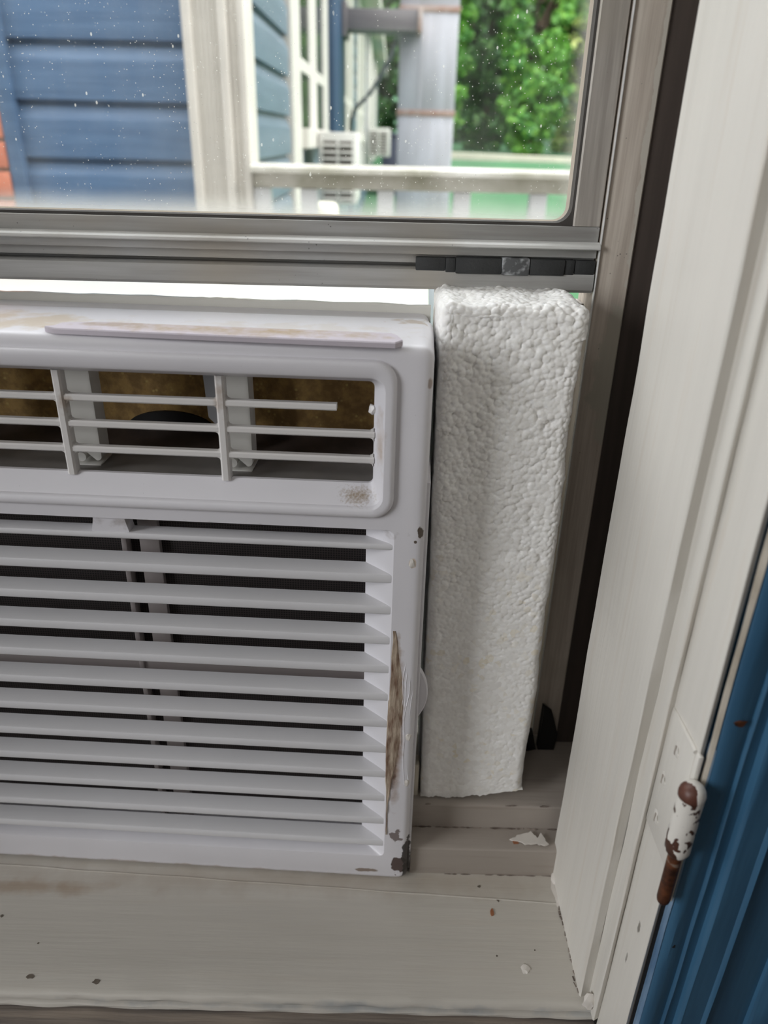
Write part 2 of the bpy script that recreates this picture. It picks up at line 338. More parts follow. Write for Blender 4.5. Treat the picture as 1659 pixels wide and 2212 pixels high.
# ------------------------------------------------------------------ mesh helpers
def link(name, me, m, parent=None, smooth=30, kind=None):
    o = bpy.data.objects.new(name, me); COL.objects.link(o)
    if m is not None and not me.materials: me.materials.append(m)
    if smooth:
        me.polygons.foreach_set('use_smooth', [True] * len(me.polygons))
        me.set_sharp_from_angle(angle=R(smooth))
    if parent is not None: o.parent = parent
    if kind: o['kind'] = kind
    return o
def mesh(name, verts, faces):
    me = bpy.data.meshes.new(name); me.from_pydata([tuple(v) for v in verts], [], faces); me.update(); return me
def fix(me):
    bm = bmesh.new(); bm.from_mesh(me); bmesh.ops.recalc_face_normals(bm, faces=bm.faces); bm.to_mesh(me); bm.free(); return me
class MB:
    def __init__(s): s.v = []; s.f = []
    def add(s, v, f):
        o = len(s.v); s.v += [tuple(p) for p in v]; s.f += [tuple(i + o for i in q) for q in f]; return s
    def box(s, x0, x1, y0, y1, z0, z1, bev=0.0):
        if bev <= 0:
            v = [(x, y, z) for x in (x0, x1) for y in (y0, y1) for z in (z0, z1)]
            return s.add(v, [(0, 1, 3, 2), (4, 6, 7, 5), (0, 4, 5, 1), (2, 3, 7, 6), (0, 2, 6, 4), (1, 5, 7, 3)])
        bm = bmesh.new(); bmesh.ops.create_cube(bm, size=1)
        for q in bm.verts:
            q.co = Vector(((x0 + x1) / 2 + q.co.x * (x1 - x0), (y0 + y1) / 2 + q.co.y * (y1 - y0), (z0 + z1) / 2 + q.co.z * (z1 - z0)))
        bmesh.ops.bevel(bm, geom=list(bm.edges), offset=bev, segments=2, affect='EDGES', profile=0.5, clamp_overlap=True)
        return s.bm(bm)
    def bm(s, bm, M4=None):
        bm.verts.ensure_lookup_table(); bm.verts.index_update()
        s.add([(M4 @ v.co if M4 else v.co) for v in bm.verts], [tuple(v.index for v in f.verts) for f in bm.faces]); bm.free(); return s
    def prism(s, prof, axis, a, b):
        """extrude a closed profile along an axis; profile pairs are the two other axes in x,y,z order"""
        n = len(prof)
        def p(q, t):
            if axis == 'x': return (t, q[0], q[1])
            if axis == 'y': return (q[0], t, q[1])
            return (q[0], q[1], t)
        v = [p(q, a) for q in prof] + [p(q, b) for q in prof]
        f = [(i, (i + 1) % n, n + (i + 1) % n, n + i) for i in range(n)] + [tuple(range(n))[::-1], tuple(range(n, 2 * n))]
        return s.add(v, f)
    def loft(s, rings, cap0=True, cap1=True):
        n = len(rings[0]); v = [p for r in rings for p in r]; f = []
        for k in range(len(rings) - 1):
            for i in range(n):
                j = (i + 1) % n; f.append((k * n + i, k * n + j, (k + 1) * n + j, (k + 1) * n + i))
        if cap0: f.append(tuple(range(n))[::-1])
        if cap1: f.append(tuple(range((len(rings) - 1) * n, len(rings) * n)))
        return s.add(v, f)
    def tube(s, pts, r, n=10):
        rings = []
        for i, p in enumerate(pts):
            p = Vector(p); a = Vector(pts[max(0, i - 1)]); b = Vector(pts[min(len(pts) - 1, i + 1)])
            d = (b - a).normalized(); u = d.orthogonal().normalized(); w = d.cross(u)
            rr_ = r[i] if isinstance(r, (list, tuple)) else r
            rings.append([tuple(p + u * rr_ * math.cos(2 * math.pi * k / n) + w * rr_ * math.sin(2 * math.pi * k / n)) for k in range(n)])
        return s.loft(rings)
    def lathe(s, prof, c, n=20):
        rings = [[(c[0] + r * math.cos(2 * math.pi * k / n), c[1] + r * math.sin(2 * math.pi * k / n), c[2] + z) for k in range(n)] for r, z in prof]
        return s.loft(rings)
    def build(s, name, m, parent=None, smooth=30, kind=None, recalc=True):
        me = mesh(name, s.v, s.f)
        if recalc: fix(me)
        return link(name, me, m, parent, smooth, kind)
def rr(x0, x1, z0, z1, r, n=6):
    out = []
    for cx, cz, a0 in ((x1 - r, z1 - r, 0), (x0 + r, z1 - r, 90), (x0 + r, z0 + r, 180), (x1 - r, z0 + r, 270)):
        for k in range(n + 1):
            a = R(a0 + 90 * k / n); out.append((cx + r * math.cos(a), cz + r * math.sin(a)))
    return out
def rry(x0, x1, z0, z1, r, y, n=6): return [(x, y, z) for x, z in rr(x0, x1, z0, z1, r, n)]
def tag(o, label, cat, group=None, kind=None):
    o['label'] = label; o['category'] = cat
    if group: o['group'] = group
    if kind: o['kind'] = kind
    return o
def empty(name, loc, label, cat, group=None, kind=None):
    o = bpy.data.objects.new(name, None); COL.objects.link(o); o.location = loc; o.empty_display_size = 0.02
    return tag(o, label, cat, group, kind)
def child(o, root):
    """parent a mesh built in world coordinates under a root empty"""
    bpy.context.view_layer.update()
    o.parent = root; o.matrix_parent_inverse = root.matrix_world.inverted(); return o
def evaluated(o):
    dg = bpy.context.evaluated_depsgraph_get(); me = bpy.data.meshes.new_from_object(o.evaluated_get(dg)); return me
def boolean_cut(base, cutters):
    for c in cutters:
        md = base.modifiers.new('cut', 'BOOLEAN'); md.operation = 'DIFFERENCE'; md.solver = 'EXACT'; md.object = c
    bpy.context.view_layer.update()
    me = evaluated(base); base.modifiers.clear(); old = base.data; base.data = me
    for c in cutters: bpy.data.objects.remove(c)
    me.polygons.foreach_set('use_smooth', [True] * len(me.polygons)); me.set_sharp_from_angle(angle=R(28))
    return base

ZF, ZC = -1.10, 1.50           # room floor and ceiling (camera at the origin)
XL, XR = -0.470, 0.111         # window opening between the stops
ZS = -0.4115                   # top of the sill
ZH = 1.02                      # window head

# ------------------------------------------------------------------ room shell
def wall_box(name, args, m, label):
    return tag(MB().box(*args).build(name, m, smooth=0), label, name.split('_')[0], kind='structure')
wall_box('floor', (-2.5, 1.7, -3.1, 0.222, ZF - 0.05, ZF), M['roomfloor'], 'brown wooden floor of the room below the window')
wall_box('ceiling', (-2.5, 1.7, -3.1, 0.222, ZC, ZC + 0.05), M['ceil'], 'white painted ceiling of the room')
wall_box('wall_left', (-2.55, -2.5, -3.1, 0.46, ZF, ZC), M['roomwall'], 'off white left wall of the room')
wall_box('wall_right', (1.7, 1.75, -3.1, 0.46, ZF, ZC), M['roomwall'], 'off white right wall of the room')
wall_box('wall_rear', (-2.5, 1.7, -3.15, -3.1, ZF, ZC), M['roomwall'], 'off white wall behind the viewer')
w = MB(); o0, o1 = -0.50, 0.150; zb = -0.47
w.box(-2.5, o0, 0.222, 0.46, ZF, ZC); w.box(o1, 1.7, 0.222, 0.46, ZF, ZC)
w.box(o0, o1, 0.222, 0.46, ZF, zb); w.box(o0, o1, 0.222, 0.46, ZH + 0.04, ZC)
tag(w.build('wall_window', M['roomwall'], smooth=0), 'off white wall that holds the window opening', 'wall', kind='structure')

# ------------------------------------------------------------------ right jamb: stepped white painted boards
def wavy_board(prof, z0, z1, nz=90, amp=0.0004, seed=0):
    """vertical board: profile in x,y swept up z with the slight waviness of many coats of paint"""
    rings = []
    for k in range(nz + 1):
        z = z0 + (z1 - z0) * k / nz
        rings.append([(x + amp * noise.noise(Vector((x * 300 + seed, y * 300, z * 22))), y + amp * 1.6 * noise.noise(Vector((x * 300, y * 300 + 9 + seed, z * 26))), z) for x, y in prof])
    return MB().loft(rings)
def rnd_corner(cx, cy, r, a0, a1, n=4):
    return [(cx + r * math.cos(R(a0 + (a1 - a0) * k / n)), cy + r * math.sin(R(a0 + (a1 - a0) * k / n))) for k in range(n + 1)]
jamb = empty('trim_1', (0.125, 0.24, ZS), 'stepped white painted window jamb on the right with brush marks and chips', 'trim', kind='structure')
def jpart(mb, name, m, smooth=35): return child(mb.build(name, m, smooth=smooth), jamb)
# the broad stop board beside the track
pr = [(0.135, 0.3335)] + rnd_corner(0.1118, 0.3327, 0.0008, 90, 180) + rnd_corner(0.1122, 0.2526, 0.0011, 180, 250) + [(0.1175, 0.2540), (0.135, 0.2540)]
jpart(wavy_board(pr, ZS - 0.002, ZH, 110, 0.0006, 3), 'stop_board', M['paint'])
pr = [(0.135, 0.2538), (0.1166, 0.2537)] + rnd_corner(0.1177, 0.2426, 0.0011, 180, 250) + [(0.1208, 0.2438), (0.135, 0.2438)]
jpart(wavy_board(pr, ZS - 0.004, ZH, 110, 0.0005, 8), 'bead_strip', M['paint'])
pr = [(0.135, 0.2436), (0.1197, 0.2436)] + rnd_corner(0.1205, 0.2166, 0.0008, 180, 250) + [(0.1226, 0.2176), (0.1226, 0.2222), (0.135, 0.2222)]
jpart(wavy_board(pr, ZS - 0.30, ZH, 120, 0.0003, 5), 'jamb_board', M['paint_jamb'])
# edge of the jamb board that shows cream beside the blue casing
pr = [(0.1227, 0.2160), (0.1227, 0.2143), (0.1239, 0.2136), (0.1239, 0.2160)]
jpart(wavy_board(pr, -0.283, ZH, 120, 0.0004, 12), 'paint_edge', simple('cream_paint_edge', (206, 198, 184), 0.5, rgb2=(178, 168, 152), vscale=60))
# dark recess of the old inner sash track
rec = MB(); rec.box(0.1395, 0.1495, 0.3335, 0.43, ZS, ZH); rec.box(0.1215, 0.1395, 0.400, 0.43, ZS, ZH)
jpart(rec, 'sash_recess', M['recess'], 0)
# small lump of paint and filler at the foot of the jamb
def lump(c, r, seed, n=2):
    bm = bmesh.new(); bmesh.ops.create_icosphere(bm, subdivisions=n, radius=1)
    for q in bm.verts:
        d = 1 + 0.55 * noise.noise(q.co * 1.7 + Vector((seed, seed * 2, 0)))
        q.co = Vector((c[0] + q.co.x * r[0] * d, c[1] + q.co.y * r[1] * d, c[2] + q.co.z * r[2] * d))
    return MB().bm(bm)
jpart(lump((0.1145, 0.2475, -0.4075), (0.0028, 0.0030, 0.0060), 3), 'filler_lump', M['flakewhite'])
jpart(lump((0.1125, 0.3235, -0.4100), (0.0035, 0.0050, 0.0022), 8), 'filler_lump', M['flakewhite'])
jpart(lump((0.1115, 0.3140, -0.4112), (0.0030, 0.0090, 0.0012), 11), 'filler_lump', M['flakewhite'])

# left jamb, head
lj = MB(); lj.box(-0.5, XL, 0.2222, 0.43, ZS - 0.002, ZH)
tag(lj.build('trim_2', M['paint'], smooth=0), 'white painted window jamb on the left', 'trim', kind='structure')
hd = MB(); hd.box(-0.5, 0.1495, 0.2222, 0.43, ZH, ZH + 0.04)
tag(hd.build('trim_3', M['paint'], smooth=0), 'white painted head board over the window', 'trim', kind='structure')

# ------------------------------------------------------------------ sill and its steps
sill = empty('trim_4', (-0.1, 0.28, ZS), 'white painted wooden window sill under the air conditioner', 'trim', kind='structure')
XA, XB = XL, 0.1190
def sill_grid():
    """top of the sill with a worn rounded nose, groove and lower bead, swept along x"""
    prof = [(0.50, -0.440), (0.50, ZS - 0.004), (0.44, ZS), (0.3262, ZS), (0.30, ZS), (0.27, ZS), (0.2500, ZS), (0.2484, ZS - 0.0003), (0.2472, ZS - 0.0010), (0.2464, ZS - 0.0022), (0.2462, ZS - 0.0036),
            (0.2470, ZS - 0.0046), (0.2486, ZS - 0.0052), (0.2486, ZS - 0.0062), (0.2466, ZS - 0.0066), (0.2456, ZS - 0.0074), (0.2454, ZS - 0.0088), (0.2462, ZS - 0.0098), (0.2500, ZS - 0.0100), (0.2500, -0.440)]
    n = len(prof); rings = []
    NX = 200
    for k in range(NX + 1):
        x = XA + (XB - XA) * k / NX; ring = []
        for i, (y, z) in enumerate(prof):
            a = 0.0008 if 6 < i < 19 else 0.0
            ring.append((x, y + a * noise.noise(Vector((x * 60, i * 0.4, 1))) , z + a * 0.5 * noise.noise(Vector((x * 45, i * 0.4, 7)))))
        rings.append(ring)
    return MB().loft(rings)
child(sill_grid().build('sill_board', M['sillpaint'], smooth=40), sill)
b = MB(); NX = 120; rings = []
for k in range(NX + 1):
    x = XA + (XB - XA) * k / NX
    q = lambda i: 0.0012 * noise.noise(Vector((x * 70, i * 3.1, 5)))
    rings.append([(x, 0.2499, ZS - 0.0104 + q(1) * 0.3), (x, 0.238 + q(2), ZS - 0.0112 + q(5) * 0.5), (x, 0.228 + q(3), ZS - 0.0125 + q(4) * 0.5), (x, 0.2265 + q(3), ZS - 0.0140), (x, 0.2262 + q(3), -0.445), (x, 0.2499, -0.445)])
child(b.loft(rings).build('apron_board', M['worn'], smooth=40), sill)
# steps behind the sill (old sash sill and storm window base)
pr = [(0.3262, -0.440), (0.3262, -0.3905), (0.3268, -0.3897), (0.3278, -0.3893), (0.3425, -0.3893), (0.3425, -0.440)]
child(MB().prism(pr, 'x', 0.0215, 0.1395).build('step_board', M['stepdirt']), sill)
pr = [(0.3426, -0.440), (0.3426, -0.3712), (0.3432, -0.3704), (0.3442, -0.3700), (0.44, -0.3700), (0.52, -0.385), (0.52, -0.440)]
child(MB().prism(pr, 'x', 0.0215, 0.1395).build('step_board', M['stepdirt']), sill)
# black dirt packed into the creases
def crease(x0, x1, y, z, r, seed, gate):
    mb = MB(); x = x0
    while x < x1:
        L = random.uniform(0.002, 0.009)
        if random.random() < gate:
            pts = [(x + L * k / 3, y + random.uniform(-1, 1) * r * 0.4, z) for k in range(4)]
            mb.tube(pts, [r * 0.4, r * random.uniform(0.7, 1.2), r, r * 0.3], 6)
        x += L
    return mb
child(crease(0.022, 0.110, 0.3424, -0.3892, 0.0006, 1, 0.8).build('crease_dirt', M['seamdirt'], kind='stuff'), sill)
child(crease(0.035, 0.108, 0.3260, ZS, 0.00045, 2, 0.45).build('crease_dirt', M['seamdirt'], kind='stuff'), sill)
child(crease(0.03, 0.110, 0.3428, -0.3700, 0.0005, 3, 0.35).build('crease_dirt', M['seamdirt'], kind='stuff'), sill)
cr_ = MB()
for k in range(22):
    y = 0.325 - 0.072 * k / 22; cr_.tube([(0.1108 + random.uniform(-1, 1) * 0.0012, y, ZS + 0.0002), (0.1110 + random.uniform(-1, 1) * 0.0008, y - 0.0025, ZS + 0.0002)], random.uniform(0.0002, 0.0007), 5)
child(cr_.build('crease_dirt', M['seamdirt'], kind='stuff'), sill)
rdg = MB().tube([(-0.26 + 0.40 * k / 30 * 0.95, 0.3262 - 0.0195 * (k / 30) + 0.0008 * noise.noise(Vector((k * 0.4, 2, 0))), ZS + 0.0001) for k in range(31)], 0.0005, 6)
child(rdg.build('paint_ridge', M['sillpaint'], smooth=60), sill)
# dents through the paint
def flake(pts, z, th, m, name, tilt=0.0):
    v = [(x, y, z + tilt * (x - pts[0][0])) for x, y in pts]; mb = MB(); n = len(v)
    mb.loft([[(x, y, zz) for x, y, zz in v], [(x * 0.97 + pts[0][0] * 0.03, y * 0.97 + pts[0][1] * 0.03, zz + th) for x, y, zz in v]])
    return mb.build(name, m, smooth=0)
def ragged(c, rx, ry, n, seed):
    r_ = random.Random(seed); return [(c[0] + rx * r_.uniform(0.6, 1.15) * math.cos(2 * math.pi * k / n), c[1] + ry * r_.uniform(0.6, 1.15) * math.sin(2 * math.pi * k / n)) for k in range(n)]
for i, (x, y, rx, ry) in enumerate([(-0.1855, 0.2557, 0.0022, 0.0016), (-0.1490, 0.2537, 0.0024, 0.0016), (-0.2170, 0.2905, 0.0010, 0.0009), (-0.189, 0.2745, 0.0006, 0.0006), (0.0745, 0.3085, 0.0009, 0.0012), (0.064, 0.3175, 0.001, 0.001), (0.0695, 0.2735, 0.0006, 0.0006), (0.0915, 0.2775, 0.0006, 0.0005), (0.083, 0.265, 0.0005, 0.0006)]):
    child(flake(ragged((x, y), rx, ry, 9, i), ZS + 0.00005, 0.0002, M['hole'], 'paint_dent'), sill)
child(lump((0.0845, 0.2665, ZS), (0.0026, 0.0030, 0.0009), 5).build('paint_blister', M['flakewhite']), sill)
# loose flakes
o = flake(ragged((0.0700, 0.3000), 0.0012, 0.0030, 9, 41), ZS + 0.0001, 0.0005, M['flakebrown'], 'paint_flake')
tag(o, 'small rust brown flake lying on the white sill below the foam block', 'flake')
def roughen(p, amp, seed, n=4):
    r_ = random.Random(seed); out = []
    for i, a in enumerate(p):
        b = p[(i + 1) % len(p)]
        for k in range(n): out.append((a[0] + (b[0] - a[0]) * k / n + r_.uniform(-amp, amp), a[1] + (b[1] - a[1]) * k / n + r_.uniform(-amp, amp)))
    return out
o = flake(roughen([(0.083, 0.3335), (0.090, 0.3372), (0.097, 0.3392), (0.1005, 0.3345), (0.1035, 0.3380), (0.1062, 0.3300), (0.1035, 0.3282), (0.099, 0.3300), (0.092, 0.3300)], 0.0005, 3), -0.3891, 0.0009, M['flakewhite'], 'paint_flake', 0.05)
tag(o, 'jagged white paint flake on the step beside the right jamb', 'flake')
o = flake([(0.0845, 0.3325), (0.0885, 0.3330), (0.0880, 0.3308), (0.0850, 0.3306)], -0.3891, 0.0006, M['flakebrown'], 'paint_flake')
tag(o, 'tiny dark brown chip on the step left of the white flake', 'flake')

# ------------------------------------------------------------------ blue casing at the right
cas = empty('trim_5', (0.16, 0.21, ZS), 'blue painted moulded window casing right of the hinge', 'trim', kind='structure')
pr = [(0.1240, 0.2222), (0.1240, 0.2150), (0.1248, 0.2138), (0.1262, 0.2129), (0.1282, 0.2124), (0.1305, 0.2127), (0.1330, 0.2136), (0.1348, 0.2142),
      (0.1352, 0.2133), (0.1358, 0.2128), (0.1366, 0.2131), (0.1384, 0.2140), (0.1404, 0.2143), (0.1408, 0.2128), (0.1414, 0.2116), (0.1424, 0.2110), (0.1440, 0.2112), (0.1520, 0.2120), (0.1526, 0.2112), (0.1536, 0.2106),
      (0.1541, 0.2122), (0.1580, 0.2136), (0.1750, 0.2166), (0.1756, 0.2150), (0.1770, 0.2142), (0.2100, 0.2146), (0.2180, 0.2010), (0.2260, 0.2010), (0.2260, 0.2222)]
child(wavy_board(pr, ZS - 0.55, ZH + 0.09, 120, 0.0003, 21).build('casing_board', M['blue'], smooth=32), cas)
pr = [(0.12225, 0.2222), (0.12225, 0.2166), (0.1239, 0.2166), (0.1239, 0.2222)]
child(MB().prism(pr, 'z', ZS - 0.55, -0.284).build('open_joint', M['black'], smooth=0), cas)
pr = [(0.1236, 0.2222), (0.1236, 0.2146), (0.1246, 0.2134), (0.1246, 0.2222)]
child(wavy_board(pr, ZS - 0.55, -0.20, 60, 0.0003, 31).build('worn_edge', simple('pale_blue_worn_paint', (136, 160, 182), 0.5, rgb2=(70, 104, 138), vscale=50, vec=(1, 1, 0.4)), smooth=30), cas)
child(lump((0.1300, 0.2126, -0.1860), (0.0022, 0.0005, 0.0016), 4).build('paint_chip', M['rust']), cas)
child(lump((0.1295, 0.2126, -0.3105), (0.0009, 0.0003, 0.0011), 7).build('paint_chip', M['black']), cas)
hc = MB(); hc.box(-0.60, 0.1238, 0.2060, 0.2218, ZH + 0.001, ZH + 0.09)
tag(hc.build('trim_6', M['blue'], smooth=0), 'blue painted casing over the window head', 'trim', kind='structure')
hc = MB(); hc.box(-0.60, -0.4705, 0.2060, 0.2218, ZS - 0.55, ZH)
tag(hc.build('trim_7', M['blue'], smooth=0), 'blue painted casing left of the window', 'trim', kind='structure')

# ------------------------------------------------------------------ hinge
hx, hy = 0.1178, 0.2105
HZ = 0.0098
hinge = empty('hinge', (hx, hy, -0.29), 'broken butt hinge with chipped white paint and a bare rusty pin on the jamb', 'hinge')
def hpart(mb, name, m, smooth=35): return child(mb.build(name, m, smooth=smooth), hinge)
br_ = []
for k in range(15):
    z = -0.2600 + 0.0300 * k / 14; e = 0.0049
    if k == 0: e = 0.0038
    br_.append([(hx + (e + 0.0002 * noise.noise(Vector((a, z * 200, 0)))) * math.cos(a), hy + (e + 0.0002 * noise.noise(Vector((a, z * 200, 4)))) * math.sin(a), z) for a in [2 * math.pi * j / 28 for j in range(28)]])
hpart(MB().loft(br_), 'barrel', M['hinge'])
cb = MB().lathe([(0.0043, -0.0012), (0.0050, -0.0004), (0.0051, 0.0012), (0.0047, 0.0030), (0.0038, 0.0045), (0.0022, 0.0054), (0.0004, 0.0058)], (0, 0, 0), 26)
co = cb.build('pin_cap', M['cap'], smooth=40); co.location = (hx, hy, -0.2293); child(co, hinge)
hpart(MB().lathe([(0.0004, -0.0005), (0.0017, 0.0), (0.0025, 0.0012), (0.0028, 0.003), (0.0028, 0.0300)], (hx, hy, -0.2892), 18), 'pin', M['rust'])
hinge.location.z += HZ; hinge.location.x += 0.0006
bpy.context.view_layer.update()
leaf = MB(); leaf.box(0.1189, 0.12025, 0.2165, 0.2425, -0.2670, -0.2050, 0.0004)
hpart(leaf, 'leaf', M['paint_jamb'])
for (y, z) in ((0.2310, -0.2165), (0.2360, -0.2370), (0.2340, -0.2570)):
    hpart(lump((0.1190, y, z), (0.0005, 0.0030, 0.0034), 2), 'screw_head', M['paint_jamb'])
    hpart(MB().box(0.11835, 0.1188, y - 0.0004, y + 0.0004, z - 0.0022, z + 0.0022), 'screw_slot', M['stepdirt'], 0)
kn = MB(); kn.box(0.1192, 0.1214, 0.2140, 0.2172, -0.2205, -0.2040, 0.0007)
hpart(kn, 'knuckle_stub', M['hinge'])
hpart(MB().tube([(0.1193, 0.2170, -0.2042), (0.1191, 0.2250, -0.2040), (0.1193, 0.2330, -0.2043), (0.1196, 0.2425, -0.2048)], [0.0011, 0.0009, 0.0008, 0.0004], 8), 'paint_ridge', M['paint_jamb'])

# ------------------------------------------------------------------ window: aluminium storm sash in its track
win = empty('window_1', (-0.18, 0.405, -0.066), 'aluminium storm window sash with dirty glass in a tarnished side track', 'window', kind='structure')
def wpart(mb, name, m, smooth=35, kind=None): return child(mb.build(name, m, smooth=smooth, kind=kind), win)
WL = XL + 0.004
ZT = 0.47
# side track on the right
pr = [(0.1044, 0.4000), (0.1048, 0.3990), (0.1056, 0.3987), (0.1208, 0.3987), (0.1214, 0.3992), (0.1214, 0.4300), (0.1044, 0.4300)]
wpart(MB().prism(pr, 'z', -0.3630, ZH), 'side_track', M['alu_track'])
wpart(MB().box(0.0840, 0.1043, 0.4160, 0.4300, -0.3690, -0.0775), 'track_leg', M['alu_v'], 0)
lip = MB(); lip.box(0.1042, 0.1048, 0.3975, 0.4000, -0.3630, ZH, 0.0002)
wpart(lip, 'track_lip', M['alu_lit'])
wpart(MB().box(WL - 0.004, WL + 0.012, 0.3987, 0.43, -0.37, ZH), 'side_track', M['alu_v'])
# sash stile
pr = [(0.0902, 0.4045), (0.0902, 0.4012), (0.0908, 0.4004), (0.1030, 0.4004), (0.1035, 0.4010), (0.1035, 0.4200), (0.0902, 0.4200)]
wpart(MB().prism(pr, 'z', -0.0372, ZT), 'sash_stile', M['alu_v'])
wpart(MB().box(WL + 0.0125, WL + 0.026, 0.4004, 0.42, -0.0372, ZT, 0.0004), 'sash_stile', M['alu_v'])
# bottom rail: upper face, lip with painted highlight, lower face
wpart(MB().box(WL + 0.0125, 0.1035, 0.4004, 0.4200, -0.0455, -0.0374, 0.0004), 'bottom_rail', M['alu_h'])
pr = [(0.4003, -0.0445), (0.3966, -0.0455), (0.3957, -0.0463), (0.3957, -0.0474), (0.3966, -0.0480), (0.4000, -0.0482)]
wpart(MB().prism(pr, 'x', WL + 0.0125, 0.1040), 'rail_lip', M['alu_lit'])
wpart(MB().box(WL + 0.0125, 0.1035, 0.4002, 0.4200, -0.0522, -0.0456, 0.0003), 'bottom_rail', M['alu_h'])
wpart(MB().box(WL + 0.0125, 0.1035, 0.4035, 0.4200, -0.0566, -0.0522), 'rail_groove', M['alu_h'], 0)
wpart(MB().box(WL + 0.0125, 0.1035, 0.4110, 0.4200, -0.0592, -0.0566), 'rail_groove', M['alu_h'], 0)
pr = [(0.4200, -0.0588), (0.4004, -0.0588), (0.3992, -0.0594), (0.3984, -0.0614), (0.3984, -0.0676), (0.3994, -0.0690), (0.4200, -0.0692)]
wpart(MB().prism(pr, 'x', WL + 0.0125, 0.1035), 'bottom_rail', M['alu_h'])
# weatherstrip pile set into the groove
ws = MB(); ws.box(0.0130, 0.0280, 0.3990, 0.4034, -0.0601, -0.0534, 0.0005)
wpart(ws, 'weatherstrip', M['pile'])
ws = MB(); ws.box(0.0281, 0.0330, 0.3984, 0.4034, -0.0603, -0.0534, 0.0005); ws.box(0.0331, 0.0562, 0.3976, 0.4034, -0.0607, -0.0530, 0.0006); ws.box(0.0704, 0.0880, 0.3976, 0.4034, -0.0607, -0.0530, 0.0006); ws.box(0.0881, 0.0930, 0.3984, 0.4034, -0.0602, -0.0531, 0.0005); ws.box(0.0931, 0.1034, 0.3988, 0.4034, -0.0601, -0.0532, 0.0005)
wpart(ws, 'weatherstrip', M['pile'])
ws = MB(); ws.box(0.0563, 0.0703, 0.3971, 0.4034, -0.0610, -0.0527, 0.0009)
p_ = wpart(ws, 'weatherstrip', M['patch']); p_['label'] = 'scuffed pale grey patch on the dark weatherstrip'
# upper sash and head rail (above the frame)
wpart(MB().box(WL + 0.0125, 0.1035, 0.4004, 0.42, ZT, ZT + 0.02, 0.0004), 'top_rail', M['alu_h'])
# glass with rounded rubber gasket
g0, g1, gz0, gz1, gr = WL + 0.026, 0.0902, -0.0368, ZT, 0.0075
ring_o = rry(g0 - 0.001, g1 + 0.001, gz0 - 0.0016, gz1 + 0.001, 0.001, 0.4020)
ring_i = rry(g0 + 0.0010, g1 - 0.0012, gz0 + 0.0008, gz1 - 0.0012, gr, 0.4024)
ring_b = rry(g0 + 0.0010, g1 - 0.0012, gz0 + 0.0008, gz1 - 0.0012, gr, 0.4110)
wpart(MB().loft([ring_o, ring_i, ring_b], False, False), 'gasket', M['gasket'], 40)
bz = MB().loft([rry(g0 + 0.0012, g1 - 0.0014, gz0 + 0.0010, gz1 - 0.0014, gr, 0.4085), rry(g0 + 0.0026, g1 - 0.0030, gz0 + 0.0016, gz1 - 0.003, gr - 0.001, 0.4092)], False, False)
wpart(bz, 'putty_line', simple('cream_putty', (226, 214, 196), 0.6), 40)
gp = MB(); gp.box(g0, g1, 0.4095, 0.4115, gz0, gz1)
gp.v = [v for v in gp.v]
wpart(gp, 'glass_pane', M['glass'], 0)
# upper sash glass, mostly above the frame
wpart(MB().box(WL + 0.026, 0.0902, 0.4195, 0.4215, ZT + 0.02, ZH - 0.02), 'glass_pane', M['glass'], 0)
wpart(MB().box(WL + 0.0125, 0.1035, 0.4155, 0.4255, ZH - 0.02, ZH, 0.0004), 'top_rail', M['alu_h'])
# black pieces standing in for the shaded gap at the foot of the track
bf = MB().loft([[(0.0885, 0.392, -0.3700), (0.1010, 0.3905, -0.3700), (0.1070, 0.392, -0.3700), (0.1035, 0.3925, -0.3560), (0.0960, 0.392, -0.3610), (0.0905, 0.393, -0.3570)],
               [(0.0885, 0.398, -0.3700), (0.1010, 0.398, -0.3700), (0.1070, 0.398, -0.3700), (0.1035, 0.398, -0.3560), (0.0960, 0.398, -0.3610), (0.0905, 0.398, -0.3570)]])
wpart(bf, 'gap_shade', M['black'], 0)
bf = MB().loft([[(0.1080, 0.392, -0.3700), (0.1190, 0.392, -0.3700), (0.1200, 0.392, -0.3560), (0.1150, 0.392, -0.3400), (0.1085, 0.392, -0.3350)],
               [(0.1080, 0.398, -0.3700), (0.1190, 0.398, -0.3700), (0.1200, 0.398, -0.3560), (0.1150, 0.398, -0.3400), (0.1085, 0.398, -0.3350)]])
wpart(bf, 'gap_shade', M['black'], 0)

